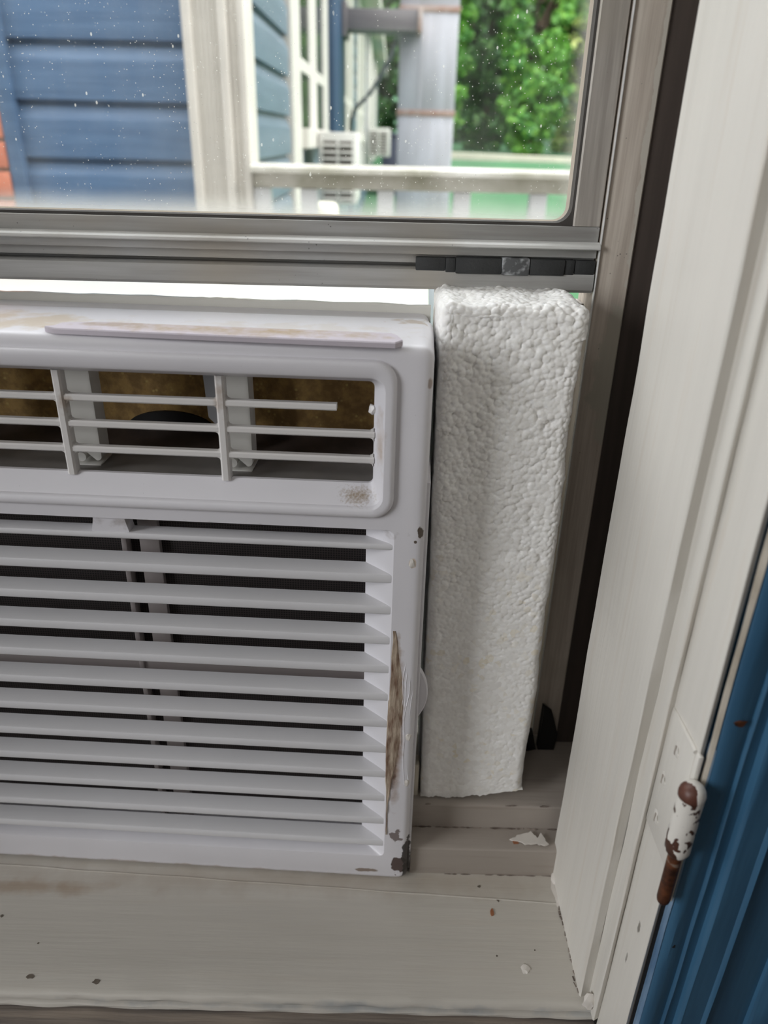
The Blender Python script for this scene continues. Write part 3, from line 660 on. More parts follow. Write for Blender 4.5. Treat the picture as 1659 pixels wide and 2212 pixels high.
# ------------------------------------------------------------------ foam block
def foam_block():
    X0, X1, Y0, Y1, Z0, Z1 = 0.0, 1.0, 0.0, 0.062, -0.370, -0.0655
    r = 0.0055; Wd = 0.0645
    def pts_shape(x, y, z):
        # rounded box in a local frame (x in metres 0..Wd)
        lo = (r, r, Z0 + r * 0.3); hi = (Wd - r, Y1, Z1 - r)
        q = (min(max(x, lo[0]), hi[0]), min(max(y, lo[1]), hi[1]), min(max(z, lo[2]), hi[2]))
        d = Vector((x - q[0], y - q[1], z - q[2])); L = d.length
        n = d / L if L > 1e-9 else Vector((0, -1, 0))
        if L > 1e-9:
            p = Vector(q) + n * min(r, L) if z > lo[2] else Vector((x, y, z))
            if z <= lo[2]:
                d2 = Vector((x - q[0], y - q[1], 0)); L2 = d2.length
                n = d2 / L2 if L2 > 1e-9 else n; p = Vector((q[0], q[1], z)) + n * min(r, L2)
        else: p = Vector((x, y, z))
        return p, n
    # plan path: left side, front, right side
    path = [(0.0, Y1 * (1 - k / 30)) for k in range(30)] + [(Wd * k / 150, 0.0) for k in range(150)] + [(Wd, Y1 * k / 36) for k in range(37)]
    NZ = 680; zs = [Z0 + (Z1 - Z0) * k / NZ for k in range(NZ + 1)]
    V = []; Fc = []
    def disp(p, n):
        x, y, z = p
        tz = (z - Z0) / (Z1 - Z0)
        k_ = max(0.0, min(1.0, (tz - 0.30) / 0.6))
        amp = 0.00030 + 0.00080 * k_
        amp *= 0.85 + 0.6 * noise.noise(Vector((x * 60, y * 60, z * 60)))
        amp = max(amp, 0.00018)
        if n.y > -0.5 and n.z < 0.3: amp *= 0.5
        d_, pt = noise.voronoi(Vector((x, y, z)) * (430.0 - 60 * k_))
        bead = math.sqrt(max(0.0, 1.0 - min(1.0, d_[0] * 1.15) ** 2))
        own = noise.cell(pt[0] * 7.3) if True else 0
        low = 0.0008 * noise.noise(Vector((x * 42, y * 42, z * 30))) * (0.25 + k_)
        h = amp * ((bead - 0.6) * 1.6 + 0.25 * k_ * (own - 0.5)) + low
        fw = max(0.0, -n.y)   # bite torn out of the top left of the front
        if fw > 0:
            h -= fw * 0.0032 * math.exp(-(((x - 0.016) / 0.022) ** 2 + ((z + 0.072) / 0.0085) ** 2))
            h -= fw * 0.0006 * (0.5 + 0.5 * math.tanh((z + 0.196 - 0.004 * math.sin(x * 160)) * 600)) 
        return h
    def warp(p):
        z = p.z
        xl = 0.0234 + 0.0036 * (Z1 - z) / (Z1 - Z0) + 0.0004 * noise.noise(Vector((3, 1, z * 60)))
        xr = 0.0903 + 0.0006 * math.sin(z * 60) + 0.0008 * noise.noise(Vector((9, 1, z * 90))) - 0.0014 * max(0.0, (z + 0.20) / 0.13) * (1 if z < -0.08 else 0)
        s = p.x / Wd
        zz = p.z
        if zz < -0.34:
            k = (-0.34 - zz) / 0.03
            zz = zz + k * (0.0015 + 0.0125 * max(0.0, s - 0.35) ** 1.2 + 0.0016 * noise.noise(Vector((s * 9, 2, 0))) + 0.0010 * noise.noise(Vector((s * 30, 5, 0))))
        if zz > -0.11:
            zz += (0.002 * noise.noise(Vector((s * 5, p.y * 30, 3))) - 0.0012) * (zz + 0.11) / 0.04
        yo = 0.3452 + p.y + 0.0022 * (1 - min(1, (z - Z0) / 0.12)) * (1 - p.y / Y1)
        return (xl + (xr - xl) * s, yo, zz)
    for z in zs:
        for (x, y) in path:
            p, n = pts_shape(x, y, z); p = p + n * disp(p, n); V.append(warp(p))
    NP = len(path)
    for j in range(NZ):
        for i in range(NP - 1):
            a = j * NP + i; Fc.append((a, a + 1, a + 1 + NP, a + NP))
    # top cap grid
    off = len(V); NXc, NYc = 150, 110
    for j in range(NYc + 1):
        for i in range(NXc + 1):
            p, n = pts_shape(Wd * i / NXc, Y1 * j / NYc, Z1); p = p + n * disp(p, n); V.append(warp(p))
    for j in range(NYc):
        for i in range(NXc):
            a = off + j * (NXc + 1) + i; Fc.append((a, a + 1, a + 2 + NXc, a + 1 + NXc))
    # back and bottom
    off = len(V)
    c = [warp(Vector(q)) for q in ((0, Y1, Z0), (Wd, Y1, Z0), (Wd, Y1, Z1), (0, Y1, Z1), (0, 0, Z0), (Wd, 0, Z0))]
    V.extend(c); Fc += [(off, off + 1, off + 2, off + 3), (off, off + 4, off + 5, off + 1)]
    return mesh('foam_block', V, Fc)
fo = link('foam_block', foam_block(), M['foam'], smooth=180)
tag(fo, 'tall white polystyrene foam block with torn beaded face filling the gap beside the air conditioner', 'foam block')

# ------------------------------------------------------------------ air conditioner
AC = empty('air_conditioner', (0.0197, 0.320, ZS + 0.0001), 'white window air conditioner with slatted grille and a broken vent bar on the sill', 'air conditioner')
AC.rotation_euler = (Matrix.Rotation(R(-2.2), 3, 'Z') @ Matrix.Rotation(R(0.08), 3, 'Y')).to_euler()
XE = -0.468
def mmr(r): return [(x * mm, y * mm, z * mm) for x, y, z in r]
def mmb(mb, name, m, smooth=30, kind=None):
    mb.v = [(x * mm, y * mm, z * mm) for x, y, z in mb.v]; return mb.build(name, m, AC, smooth, kind)
def ring(inset, y, x0=-468, x1=0, z0=0.4, z1=332, r=6): return rry(x0 + inset, x1 - inset, z0 + inset, z1 - inset, max(1.0, r - inset * 0.5), y, 6)
cv = MB().loft([ring(4.2, 0), ring(2.6, 0.35), ring(1.2, 1.3), ring(0.4, 2.6), ring(0, 4.6), ring(0, 56), ring(0.3, 57), ring(2.0, 57.4), ring(2.0, 79)])
cover = mmb(cv, 'front_cover', M['cover'])
def cut(rings):
    mb = MB().loft(rings); mb.v = [(x * mm, y * mm, z * mm) for x, y, z in mb.v]; o = mb.build('cut', None, AC, 0); return o
# vent: funnel, opening, duct; louvre pocket with sloping ends
vent = cut([rry(-340, -21.5, 255.5, 318, 6, -3), rry(-340, -21.5, 255.5, 318, 6, 0), rry(-334, -26, 264.3, 314, 2.5, 8), rry(-334, -26, 264.3, 314, 2.5, 10), rry(-336, -23, 262, 319, 2.5, 10.6), rry(-336, -23, 262, 319, 2.5, 64)])
pock = cut([rry(-449, -14.8, 21, 243.8, 3.5, -2), rry(-449, -14.8, 21, 243.8, 3.5, 0), rry(-436, -29, 23.5, 242.5, 1, 10), rry(-436, -29, 23.5, 242.5, 1, 26)])
boolean_cut(cover, [vent, pock])
# raised bezel round the vent
bz = MB().loft([rry(-346, -15.6, 250.3, 326, 10, 0.2), rry(-345.6, -16, 250.7, 325.6, 9.8, -1.6), rry(-344.8, -16.8, 251.5, 324.8, 9.4, -2.4), rry(-343.4, -18.2, 252.8, 323.2, 8.6, -2.6),
                rry(-341, -20.6, 254.6, 319.2, 7, -2.3), rry(-340, -21.5, 255.6, 318, 6, -1.2), rry(-340, -21.6, 255.8, 317.9, 6, 0.6)], False, False)
mmb(bz, 'vent_bezel', M['cover'], 40)
# grille bars
def bar_h(x0, x1, z, cut_end=False):
    mb = MB(); pr = [(y, z + q) for y, q in ((6.2, -0.9), (6.9, -1.6), (10.5, -1.3), (10.5, 1.3), (6.9, 1.6), (6.2, 0.9))]
    mb.prism(pr, 'x', x0, x1)
    if not cut_end:
        pass
    return mmb(mb, 'grille_bar', M['grille'], 40)
ZB = (301.6, 289.0, 276.4); XV = (-95.7, -170.0, -244.3)
edges_x = [-26.0, -95.7, -170.0, -244.3, -334]
for i in range(4):
    for j, z in enumerate(ZB):
        x1 = edges_x[i] - (2.0 if i else -0.5); x0 = edges_x[i + 1] + (2.0 if i < 3 else -0.5)
        if i == 0 and j == 0:
            b_ = bar_h(x0, -43.0, z); b_['label'] = 'snapped off horizontal vent bar'; continue
        bar_h(x0, x1, z)
for x in XV:
    pr = [(x + q, y) for q, y in ((-1.2, 5.6), (-2.1, 6.4), (-2.1, 10.8), (2.1, 10.8), (2.1, 6.4), (1.2, 5.6))]
    mmb(MB().prism(pr, 'z', 263.5, 314.6), 'grille_bar', M['grille'], 40)
sb = lump((-26.6 * mm, 8.2 * mm, 300.8 * mm), (2.0 * mm, 1.8 * mm, 2.2 * mm), 6)
so = sb.build('bar_stub', M['grille'], AC)
# small fillets at the corners of the vent cells
fl = MB()
for i in range(4):
    for z in ZB:
        for sx_, e in ((1, edges_x[i + 1] + (2.1 if i < 3 else 0)), (-1, edges_x[i] - (2.1 if i else 0))):
            if i == 0 and sx_ == -1 and z == ZB[0]: continue
            for sz in (1, -1):
                fl.prism([(e, z + sz * 1.5), (e + sx_ * 1.6, z + sz * 1.5), (e + sx_ * 0.5, z + sz * 2.0), (e, z + sz * 3.2)], 'y', 6.8, 10.4)
mmb(fl, 'bar_fillet', M['grille'], 30, 'stuff')
# inside the vent
mmb(MB().box(-335.8, -23.2, 60.5, 63.5, 262.4, 318.6), 'insulation_panel', M['insul'], 0)
mmb(MB().box(-335.8, -23.2, 11, 44, 262.1, 263.2), 'duct_floor', M['ventfloor'], 0)
pr = [(44, 262.1), (44, 263.4), (47, 265.0), (55, 265.8), (60.4, 269.5), (60.4, 262.1)]
mmb(MB().prism(pr, 'x', -335.8, -23.2), 'duct_ledge', M['ledge'], 30)
bl = MB(); pts = [(-138 + 24 * math.cos(R(a)), 268 + 10.5 * math.sin(R(a))) for a in range(0, 181, 12)]
bl.prism(pts, 'y', 58.5, 60.4); mmb(bl, 'blower_mouth', M['black'], 0)
def vane(x0, x1):
    pr = [(x0, 318.5), (x1, 318.5), (x1 + 0.3, 290), (x1 + 0.2, 269)] + rnd_corner(x1 - 2.0, 267.4, 2.2, 0, -100, 5) + [(x1 - 7, 269.5), (x0 + 2.5, 275), (x0, 282)]
    mb = MB().prism(pr, 'y', 20, 31)
    v_ = mmb(mb, 'deflector_vane', M['vane'], 40)
    pg = MB().tube([((x1 - 9.5), 19, 267.2), ((x1 - 9.5), 30, 267.2)], 2.4, 12); pg.v = [(a * mm, b * mm, c * mm) for a, b, c in pg.v]
    pg.build('pivot_peg', M['vane'], v_)
    ft = MB().box(x0 + 0.5, x1 + 0.2, 18, 33, 263.2, 263.9, 0.2); ft.v = [(a * mm, b * mm, c * mm) for a, b, c in ft.v]
    ft.build('vane_foot', M['vane'], v_)
vane(-176.5, -161.0); vane(-101.0, -86.0); vane(-251.5, -236.5)
pr = [(-114, 318.5), (-94, 318.5), (-90, 266), (-97, 266), (-112, 282)]
mmb(MB().prism(pr, 'y', 42, 45), 'deflector_plate', M['greyplate'], 0)
# louvre slats
def slat(zb, lip=5.4, d=10.2, rise=1.2):
    pr = [(1.4, zb), (0.7, zb + 0.5), (0.45, zb + 1.2), (0.45, zb + lip - 1.0), (0.8, zb + lip - 0.3), (1.6, zb + lip), (d, zb + lip + rise), (d + 0.4, zb + lip + rise - 0.6), (d, zb + lip + rise - 1.8), (3.2, zb + 1.0), (2.2, zb)]
    mb = MB().prism(pr, 'x', -448, -15.6)
    return mmb(mb, 'louver_slat', M['slat'], 38)
for k in range(12):
    zb = 232.0 - 18.5 * k
    if k == 0: slat(zb + 0.2, 3.6, 10.0, -0.6)
    else: slat(zb)
mmb(MB().loft([[(-163, 9.5, 233), (-144, 9.5, 233), (-146, 9.5, 243), (-161, 9.5, 243)], [(-163, 1.4, 234.5), (-144, 1.4, 234.5), (-146, 1.2, 244), (-161, 1.2, 244)]]), 'slat_bridge', M['cover'], 0)
# filter behind the slats
fl_ = mmb(MB().box(-436, -29, 22.5, 24, 23.5, 242.5), 'air_filter', M['filter'], 0)
for a in ((-155.5, -152.6, 15.6, 22.4, 24, 242.2), (-147, -136.5, 18.5, 22.4, 24, 242.2), (-437, -29, 17, 22.4, 139.5, 151.5)):
    q = MB().box(*a, 0.6); q.v = [(x * mm, y * mm, z * mm) for x, y, z in q.v]; q.build('filter_rib', M['fframe'], fl_)
# side trim strip, round tab, foot bracket, cabinet
mmb(MB().box(-0.6, 1.2, 3.0, 50, 8, 268, 0.5), 'side_trim', M['cover'], 30)
dk = MB(); R_ = 30.0
pr = [(-24 + R_ * math.cos(R(a)), 140.5 + R_ * math.sin(R(a))) for a in range(-40, 41, 4)]
dk.loft([[(x - 0.6, 7, z) for x, z in pr], [(x, 7.6, z) for x, z in pr], [(x, 10, z) for x, z in pr]])
mmb(dk, 'round_tab', M['cover'], 40)
mmb(MB().loft([[(-2, 92, 5), (3.6, 92, 5), (-1.2, 92, 325), (-2, 92, 325)], [(-2, 98, 5), (3.6, 98, 5), (-1.2, 98, 325), (-2, 98, 325)]]), 'light_block', M['black'], 0)  # black strip added to stop daylight leaking between cabinet and foam
mmb(MB().box(0.5, 4.6, 30, 40, 34, 66, 1.0), 'foot_bracket', simple('cream_bracket', (196, 188, 172), 0.5), 30)
mmb(MB().box(-466, -1.8, 79.2, 420, 3.0, 326.5, 2.0), 'cabinet', M['cabinet'], 30)
lipm = MB(); lr = []
for k in range(121):
    x = -466 + 464.5 * k / 120; h = 334.2 + 0.5 * noise.noise(Vector((x * 0.05, 1, 3))) + 0.35 * noise.noise(Vector((x * 0.25, 5, 3)))
    lr.append([(x, 79.3, 326.0), (x, 79.3, h - 0.8), (x, 79.9, h), (x, 82.0, h), (x, 83.0, h - 0.8), (x, 83.2, 326.0)])
lipm.loft(lr)
mmb(lipm, 'cabinet_flange', M['cabinet'], 30)
# melted gash and smears on the right edge of the cover
gs = MB(); rings = []
for k in range(46):
    z = 186 - 146 * k / 45; wv = 0.7 + 7.4 * math.sin(math.pi * min(1, (k + 2) / 40)) ** 1.2
    x = -13.2 + 2.2 * math.sin(k * 0.11) + 0.5 * noise.noise(Vector((k * 0.3, 1, 0))) + 1.6 * (k / 45) ** 2
    h = 0.35 + 0.9 * abs(noise.noise(Vector((k * 0.35, 4, 2))))
    rings.append([(x - wv * 0.55, 0.25, z), (x - wv * 0.45, -h * 0.8, z), (x - wv * 0.1, -h * 0.35, z), (x + wv * 0.3, -h, z), (x + wv * 0.55, 0.25, z)])
t = NT('scorched_plastic')
c = t.mix(t.ramp(t.noise(150, 4, (2, 1, 0.4)), 0.36, 0.66), s2l((112, 84, 66)), s2l((196, 180, 160)))
t.color(c); t.rough(0.55); t.bump(t.noise(500, 3, (2, 1, 0.4)), 0.5); M['scorch'] = t.m
mmb(gs.loft(rings), 'melted_gash', M['scorch'], 40)
rd = MB()
for s_ in range(5):
    x0 = -6.5 + s_ * 1.1; pts = []
    for k in range(14):
        z = (168 - s_ * 5) - (62 + 9 * (s_ % 3)) * k / 13
        pts.append((x0 + 1.6 * noise.noise(Vector((s_ * 3, k * 0.28, 0))) - 1.8 * math.sin(k * 0.23) * (0.5 if s_ % 2 else 1), 0.15 if x0 < -4 else 0.5, z))
    rd.tube(pts, [0.1] + [0.38] * 12 + [0.1], 6)
mmb(rd, 'melt_ridge', M['cover'], 60)
for i, (x, z) in enumerate(((-3.6, 116), (-3.2, 82), (-5.8, 226))):
    l_ = lump((x * mm, 0.3 * mm, z * mm), (1.6 * mm, 0.9 * mm, 2.6 * mm), i + 4); l_.build('plastic_burr', M['flakewhite'], AC)
# grubby foam tape along the top edge
tp = [(-170.5, 4.6), (-165, 1.6), (-120, -0.4), (-70, -1.8), (-17, -3.2), (-14.0, 1.5), (-16.5, 10), (-19, 14), (-60, 15), (-110, 16), (-150, 17), (-166, 13), (-167, 7)]
tpm = MB().loft([[(x, y, 331.9) for x, y in tp], [(x, y, 333.9) for x, y in tp], [(x * 0.998 - 0.2, y * 0.94 + 0.5, 334.4) for x, y in tp]])
mmb(tpm, 'foam_tape', M['strip'], 30)

# ------------------------------------------------------------------ outdoors: ground, lawn
gm = []
ys = [0.46, 2.6, 6, 12, 18, 24, 30, 40, 60, 90]; zs_ = [-1.75, -1.75, -1.7, -0.90, -0.42, -0.36, -0.30, 0.2, 3.0, 6.0]
v = []; f = []
for y, z in zip(ys, zs_): v += [(-30, y, z), (40, y, z)]
for k in range(len(ys) - 1): f.append((2 * k, 2 * k + 1, 2 * k + 3, 2 * k + 2))
ground = link('ground', mesh('ground', v, f), M['lawn'], smooth=0); tag(ground, 'green lawn beyond the white porch railing', 'lawn', kind='structure')
pb = MB()
pb.loft([[(0.4, 19.5, -0.55), (0.4, 20.5, -0.55), (0.4, 20.5, -0.26), (0.4, 19.5, -0.26)], [(9, 17.0, -0.75), (9, 18.0, -0.75), (9, 18.0, -0.38), (9, 17.0, -0.38)]])
tag(pb.build('concrete_kerb', M['kerb'], smooth=0), 'long pale concrete kerb across the lawn below the trees', 'kerb')
dk_ = MB().box(-2.5, 3.0, 0.47, 2.32, -1.10, -1.02)
tag(dk_.build('porch_deck', M['deck'], smooth=0), 'grey porch deck outside the window', 'deck', kind='structure')
for i, x in enumerate((-2.2, 0.3, 2.8)):
    o = MB().box(x - 0.07, x + 0.07, 2.14, 2.28, -1.75, -1.10).build('deck_post', M['trimwhite'], smooth=0); o.parent = bpy.data.objects['porch_deck']

# siding
PIT = 0.1345
def siding_profile(z0, p=PIT):
    # (depth, z): flat face, cove at the top that tucks under the board above
    return [(0.022, z0), (0.0, z0 + 0.001), (0.0, z0 + p * 0.66), (0.0012, z0 + p * 0.69), (0.0050, z0 + p * 0.75), (0.0105, z0 + p * 0.83), (0.0130, z0 + p * 0.885), (0.0135, z0 + p * 0.90), (0.0205, z0 + p * 0.905), (0.0205, z0 + p), (0.022, z0 + p)]
sidA = empty('house_wall', (-0.75, 2.25, -0.2), 'blue lap siding wall left of the white corner post', 'wall', kind='structure')
mb = MB().box(-1.0, -0.50, 2.224, 2.26, -1.02, 2.2); child(mb.build('wall_core', M['siding'], smooth=0), sidA)
z = 0.2035 - PIT * 9
for k in range(24):
    pr = [(2.20 + d, zz) for d, zz in siding_profile(z + PIT * k)]
    child(MB().prism(pr, 'x', -0.968, -0.512).build('siding_board', M['siding'], smooth=25), sidA)
ct = MB().box(-1.0065, -0.968, 2.178, 2.24, -1.02, 2.2, 0.004); child(ct.build('edge_board', M['siding']), sidA)

# brick pier at far left
pier = empty('brick_pier', (-1.25, 2.2, -1.02), 'orange brick pier left of the blue siding wall', 'pier')
child(MB().box(-1.46, -1.012, 2.19, 2.45, -1.02, 0.9).build('mortar_core', M['mortar'], smooth=0), pier)
bm_ = None
for r_ in range(27):
    z = -1.015 + r_ * 0.071
    xs = [-1.46, -1.253] if r_ % 2 else [-1.46, -1.353, -1.146]
    xe = [-1.259, -1.008] if r_ % 2 else [-1.359, -1.152, -1.008]
    for a, b_ in zip(xs, xe):
        q = MB().box(a, b_, 2.175 + random.uniform(-.002, .002), 2.20, z, z + 0.061, 0.003); child(q.build('brick', M['brick']), pier)

# corner pilaster
post = empty('corner_post', (-0.44, 2.17, -1.02), 'wide white fluted corner post of the house', 'post')
def ppart(mb, name, m=M['trimwhite']): return child(mb.build(name, m), post)
ppart(MB().box(-0.516, -0.492, 2.150, 2.24, -1.02, 2.2, 0.004), 'edge_strip')
pr = [(-0.492, 2.24), (-0.492, 2.168)]
for k in range(5):
    x = -0.490 + k * 0.0115; pr += [(x, 2.165), (x + 0.006, 2.165), (x + 0.0075, 2.169), (x + 0.010, 2.169)]
pr += [(-0.432, 2.165), (-0.432, 2.24)]
ppart(MB().prism(pr, 'z', -1.02, 2.2), 'fluted_board')
ppart(MB().box(-0.432, -0.408, 2.152, 2.24, -1.02, 2.2, 0.005), 'edge_strip')
ppart(MB().box(-0.408, -0.385, 2.170, 2.24, -1.02, 2.2, 0.003), 'edge_strip')
ppart(MB().box(-0.385, -0.3665, 2.160, 2.30, -1.02, 2.2, 0.004), 'edge_strip')

# receding side wall of the house
XW = -0.408
sidB = empty('house_wall', (XW, 6, -0.2), 'blue siding wall toned pale as if lit, running back from the corner post', 'wall', kind='structure')
child(MB().box(-0.60, XW - 0.024, 2.30, 22.0, -1.75, 2.3).build('wall_core', M['siding_lit'], smooth=0), sidB)
ZB0 = 0.2035 - PIT * 9
for (ya, yb) in ((2.28, 3.38), (5.25, 6.45), (8.40, 9.40), (11.8, 22.0)):
    for k in range(23 if ya < 3 else 22):
        pr = [(XW - d, zz) for d, zz in siding_profile(ZB0 + PIT * k)]
        child(MB().prism([(p0, p1) for p0, p1 in pr], 'y', ya, yb).build('siding_board', M['siding_lit'], smooth=25), sidB)
def house_window(ya, yb, label, nm, FW=0.3, MW=0.17):
    wroot = empty('window_%d' % nm, (XW, (ya + yb) / 2, -0.1), label, 'window', kind='structure')
    def p(mb, name, m): return child(mb.build(name, m, smooth=0), wroot)
    zb_, zt = (0.03, 1.38)
    p(MB().box(XW - 0.03, XW + 0.012, ya, ya + FW, zb_ - 0.45, zt, 0.003), 'window_frame', M['trimwhite'])
    p(MB().box(XW - 0.03, XW + 0.012, yb - FW, yb, zb_ - 0.45, zt, 0.003), 'window_frame', M['trimwhite'])
    p(MB().box(XW - 0.03, XW + 0.012, ya + FW, yb - FW, zt - 0.12, zt, 0.003), 'window_frame', M['trimwhite'])
    p(MB().box(XW - 0.03, XW + 0.04, ya + FW, yb - FW, zb_ - 0.08, zb_, 0.003), 'window_sill', M['trimwhite'])
    m_ = (ya + yb) / 2
    p(MB().box(XW - 0.03, XW + 0.010, m_ - MW, m_ + MW, zb_, zt - 0.12, 0.003), 'mullion', M['trimwhite'])
    for a, b_ in ((ya + FW, m_ - MW), (m_ + MW, yb - FW)):
        p(MB().box(XW - 0.03, XW + 0.004, a, b_, zb_, zt - 0.12), 'pane', M['winglass'])
        p(MB().box(XW - 0.02, XW + 0.009, a, b_, zb_ + 0.22, zb_ + 0.27, 0.002), 'meeting_rail', M['trimwhite'])
house_window(3.40, 5.22, 'nearest white framed window on the pale blue side wall', 2)
house_window(6.47, 8.38, 'second white framed window along the pale blue side wall', 3, 0.5)
house_window(9.42, 11.78, 'farthest white framed window along the pale blue side wall', 4, 0.6)
for i, y in enumerate((12.6, 16.0)):
    o = MB().box(XW - 0.02, XW + 0.05, y, y + 1.6, -0.4, 1.3, 0.004).build('trim_board', M['trimwhite']); child(o, sidB)
cb_ = MB().box(XW - 0.01, XW + 0.05, 5.26, 6.30, -0.35, 1.4, 0.004).build('corner_board', simple('deep_blue_board', (44, 72, 100), 0.5, var=0.15, vscale=4)); child(cb_, sidB)
# eave
ev = empty('eave', (-0.3, 10, 1.4), 'cream soffit and white gutter board along the side wall', 'eave', kind='structure')
child(MB().box(-0.62, -0.215, 4.0, 22.2, 1.40, 1.44).build('soffit_board', M['soffit'], smooth=0), ev)
child(MB().box(-0.215, -0.185, 4.0, 22.2, 1.36, 1.54).build('fascia_board', M['trimwhite'], smooth=0), ev)

# outdoor backs of window air conditioners on the side wall
def far_ac(name, y0, x1, z0, z1, depth, label, nfin):
    root = empty(name, (XW, y0, z0), label, 'air conditioner')
    child(MB().box(XW + 0.045, x1, y0, y0 + depth, z0, z1, 0.008).build('casing', M['acwhite']), root)
    w_ = x1 - XW - 0.05; xm = XW + 0.05 + w_ * 0.5
    for a, b_ in ((XW + 0.05 + w_ * 0.10, xm - w_ * 0.04), (xm + w_ * 0.04, XW + 0.05 + w_ * 0.88)):
        pan = child(MB().box(a, b_, y0 - 0.004, y0 - 0.001, z0 + 0.05 * (z1 - z0), z1 - 0.12 * (z1 - z0)).build('louver_panel', M['acslot'], smooth=0), root)
        H = (z1 - z0) * 0.83
        for k in range(nfin):
            z = z0 + 0.05 * (z1 - z0) + H * (k + 0.3) / nfin
            fo_ = MB().prism([(y0 - 0.004, z), (y0 - 0.014, z - 0.002), (y0 - 0.014, z + H / nfin * 0.12), (y0 - 0.004, z + H / nfin * 0.26)], 'x', a, b_).build('fin', M['acwhite'], smooth=0)
            bpy.context.view_layer.update(); fo_.parent = pan; fo_.matrix_parent_inverse = pan.matrix_world.inverted()
far_ac('outdoor_air_conditioner', 4.10, -0.176, -0.305, 0.020, 0.5, 'louvered white air conditioner back on the side wall just behind the railing', 9)
far_ac('outdoor_air_conditioner', 11.85, -0.040, -0.24, 0.12, 0.6, 'small distant white air conditioner farther along the side wall', 8)

# railing
rail = empty('porch_railing', (0.6, 2.2, -1.02), 'white porch railing with peeling top rail and square balusters', 'railing')
def rpart(mb, name, m): return child(mb.build(name, m), rail)
pr = [(2.13, -0.086), (2.13, -0.074), (2.145, -0.068), (2.20, -0.066), (2.27, -0.070), (2.275, -0.086)]
rpart(MB().prism(pr, 'x', -0.3655, 2.6), 'top_rail', M['railwhite'])
rpart(MB().box(-0.366, 2.6, 2.175, 2.215, -0.125, -0.0865, 0.003), 'under_rail', M['railwhite'])
rpart(MB().box(-0.366, 2.6, 2.175, 2.215, -0.95, -0.91, 0.003), 'bottom_rail', M['balwhite'])
xs = [-0.343] + [-0.219 + 0.203 * k for k in range(0, 13)]
for x in xs: rpart(MB().box(x - 0.022, x + 0.022, 2.172, 2.216, -0.91, -0.1252, 0.003), 'baluster', M['balwhite'])

# duct
duct = empty('metal_duct', (0.26, 5.9, -1.7), 'tall grey sheet metal duct with rusty seams in front of the trees', 'duct')
def dpart(mb, name, m): return child(mb.build(name, m), duct)
dx0, dx1, dY = 0.030, 0.435, 6.2
zsm = [-1.72, -0.66, 0.165, 0.80, 1.44, 2.6]
for a, b_ in zip(zsm[:-1], zsm[1:]): dpart(MB().box(dx0, dx1, dY, dY + 0.42, a + 0.012, b_ - 0.012, 0.008), 'duct_section', M['galv'])
for z in zsm[1:-1]: dpart(MB().box(dx0 - 0.008, dx1 + 0.008, dY - 0.008, dY + 0.43, z - 0.02, z + 0.02, 0.003), 'seam_band', M['rustband'])
dpart(MB().box(dx0 + 0.145, dx0 + 0.158, dY - 0.006, dY, zsm[2] + 0.03, zsm[3] - 0.03), 'standing_seam', M['galv'])
dpart(MB().box(-0.354, 0.15, dY - 0.27, dY - 0.015, 0.640, 0.762, 0.006), 'branch_duct', M['galvdark'])
dpart(MB().box(0.145, 0.175, dY - 0.28, dY - 0.01, 0.632, 0.770, 0.004), 'branch_flange', M['rustband'])
dpart(MB().box(-0.356, -0.325, dY - 0.28, dY - 0.0, 0.60, 0.80, 0.004), 'branch_flange', M['galvdark'])

# cable, dark form of unknown kind built as a lidded box, tub
pts = [(-0.36, 7.2, 0.03), (-0.323, 7.0, 0.19), (-0.192, 7.0, 0.326), (-0.066, 7.0, 0.522), (0.003, 6.95, 0.681), (0.040, 6.70, 0.80), (0.06, 6.64, 1.1)]
def spline(p, n=8):
    out = []
    for i in range(len(p) - 1):
        a = Vector(p[max(0, i - 1)]); b = Vector(p[i]); c = Vector(p[i + 1]); d = Vector(p[min(len(p) - 1, i + 2)])
        for k in range(n):
            t_ = k / n; out.append(tuple(0.5 * ((2 * b) + (c - a) * t_ + (2 * a - 5 * b + 4 * c - d) * t_ * t_ + (3 * b - a - 3 * c + d) * t_ ** 3)))
    return out + [p[-1]]
tag(MB().tube(spline(pts), 0.016, 8).build('drop_cable', M['cable'], smooth=60), 'dark cable sagging from the duct to the far side wall', 'cable')
ub = empty('dark_shape', (-0.06, 12, -1.3), 'unidentified dark navy shape built as a box between the far air conditioner and the duct', 'box')
child(MB().box(-0.17, 0.12, 13.0, 13.6, -1.35, 0.02, 0.02).build('body', M['navy']), ub)
child(MB().box(-0.19, 0.14, 12.98, 13.62, 0.02, 0.07, 0.02).build('lid', M['navy']), ub)
tb = empty('round_tub', (-0.24, 2.75, -0.42), 'pale cream upturned round tub behind the railing near the corner post', 'tub')
child(MB().lathe([(0.062, -0.66), (0.058, -0.05), (0.055, -0.012), (0.046, 0.0), (0.001, 0.004)], (-0.235, 2.75, -0.200), 24).build('tub_body', M['tub'], smooth=50), tb)
child(MB().lathe([(0.066, -0.03), (0.068, 0.0), (0.066, 0.03), (0.060, 0.03)], (-0.235, 2.75, -0.840), 24).build('tub_rim', M['tub'], smooth=50), tb)
lt = MB().box(-0.34, -0.14, 2.66, 2.84, -1.75, -0.87, 0.01).build('tub_stand', M['deck']); child(lt, tb)

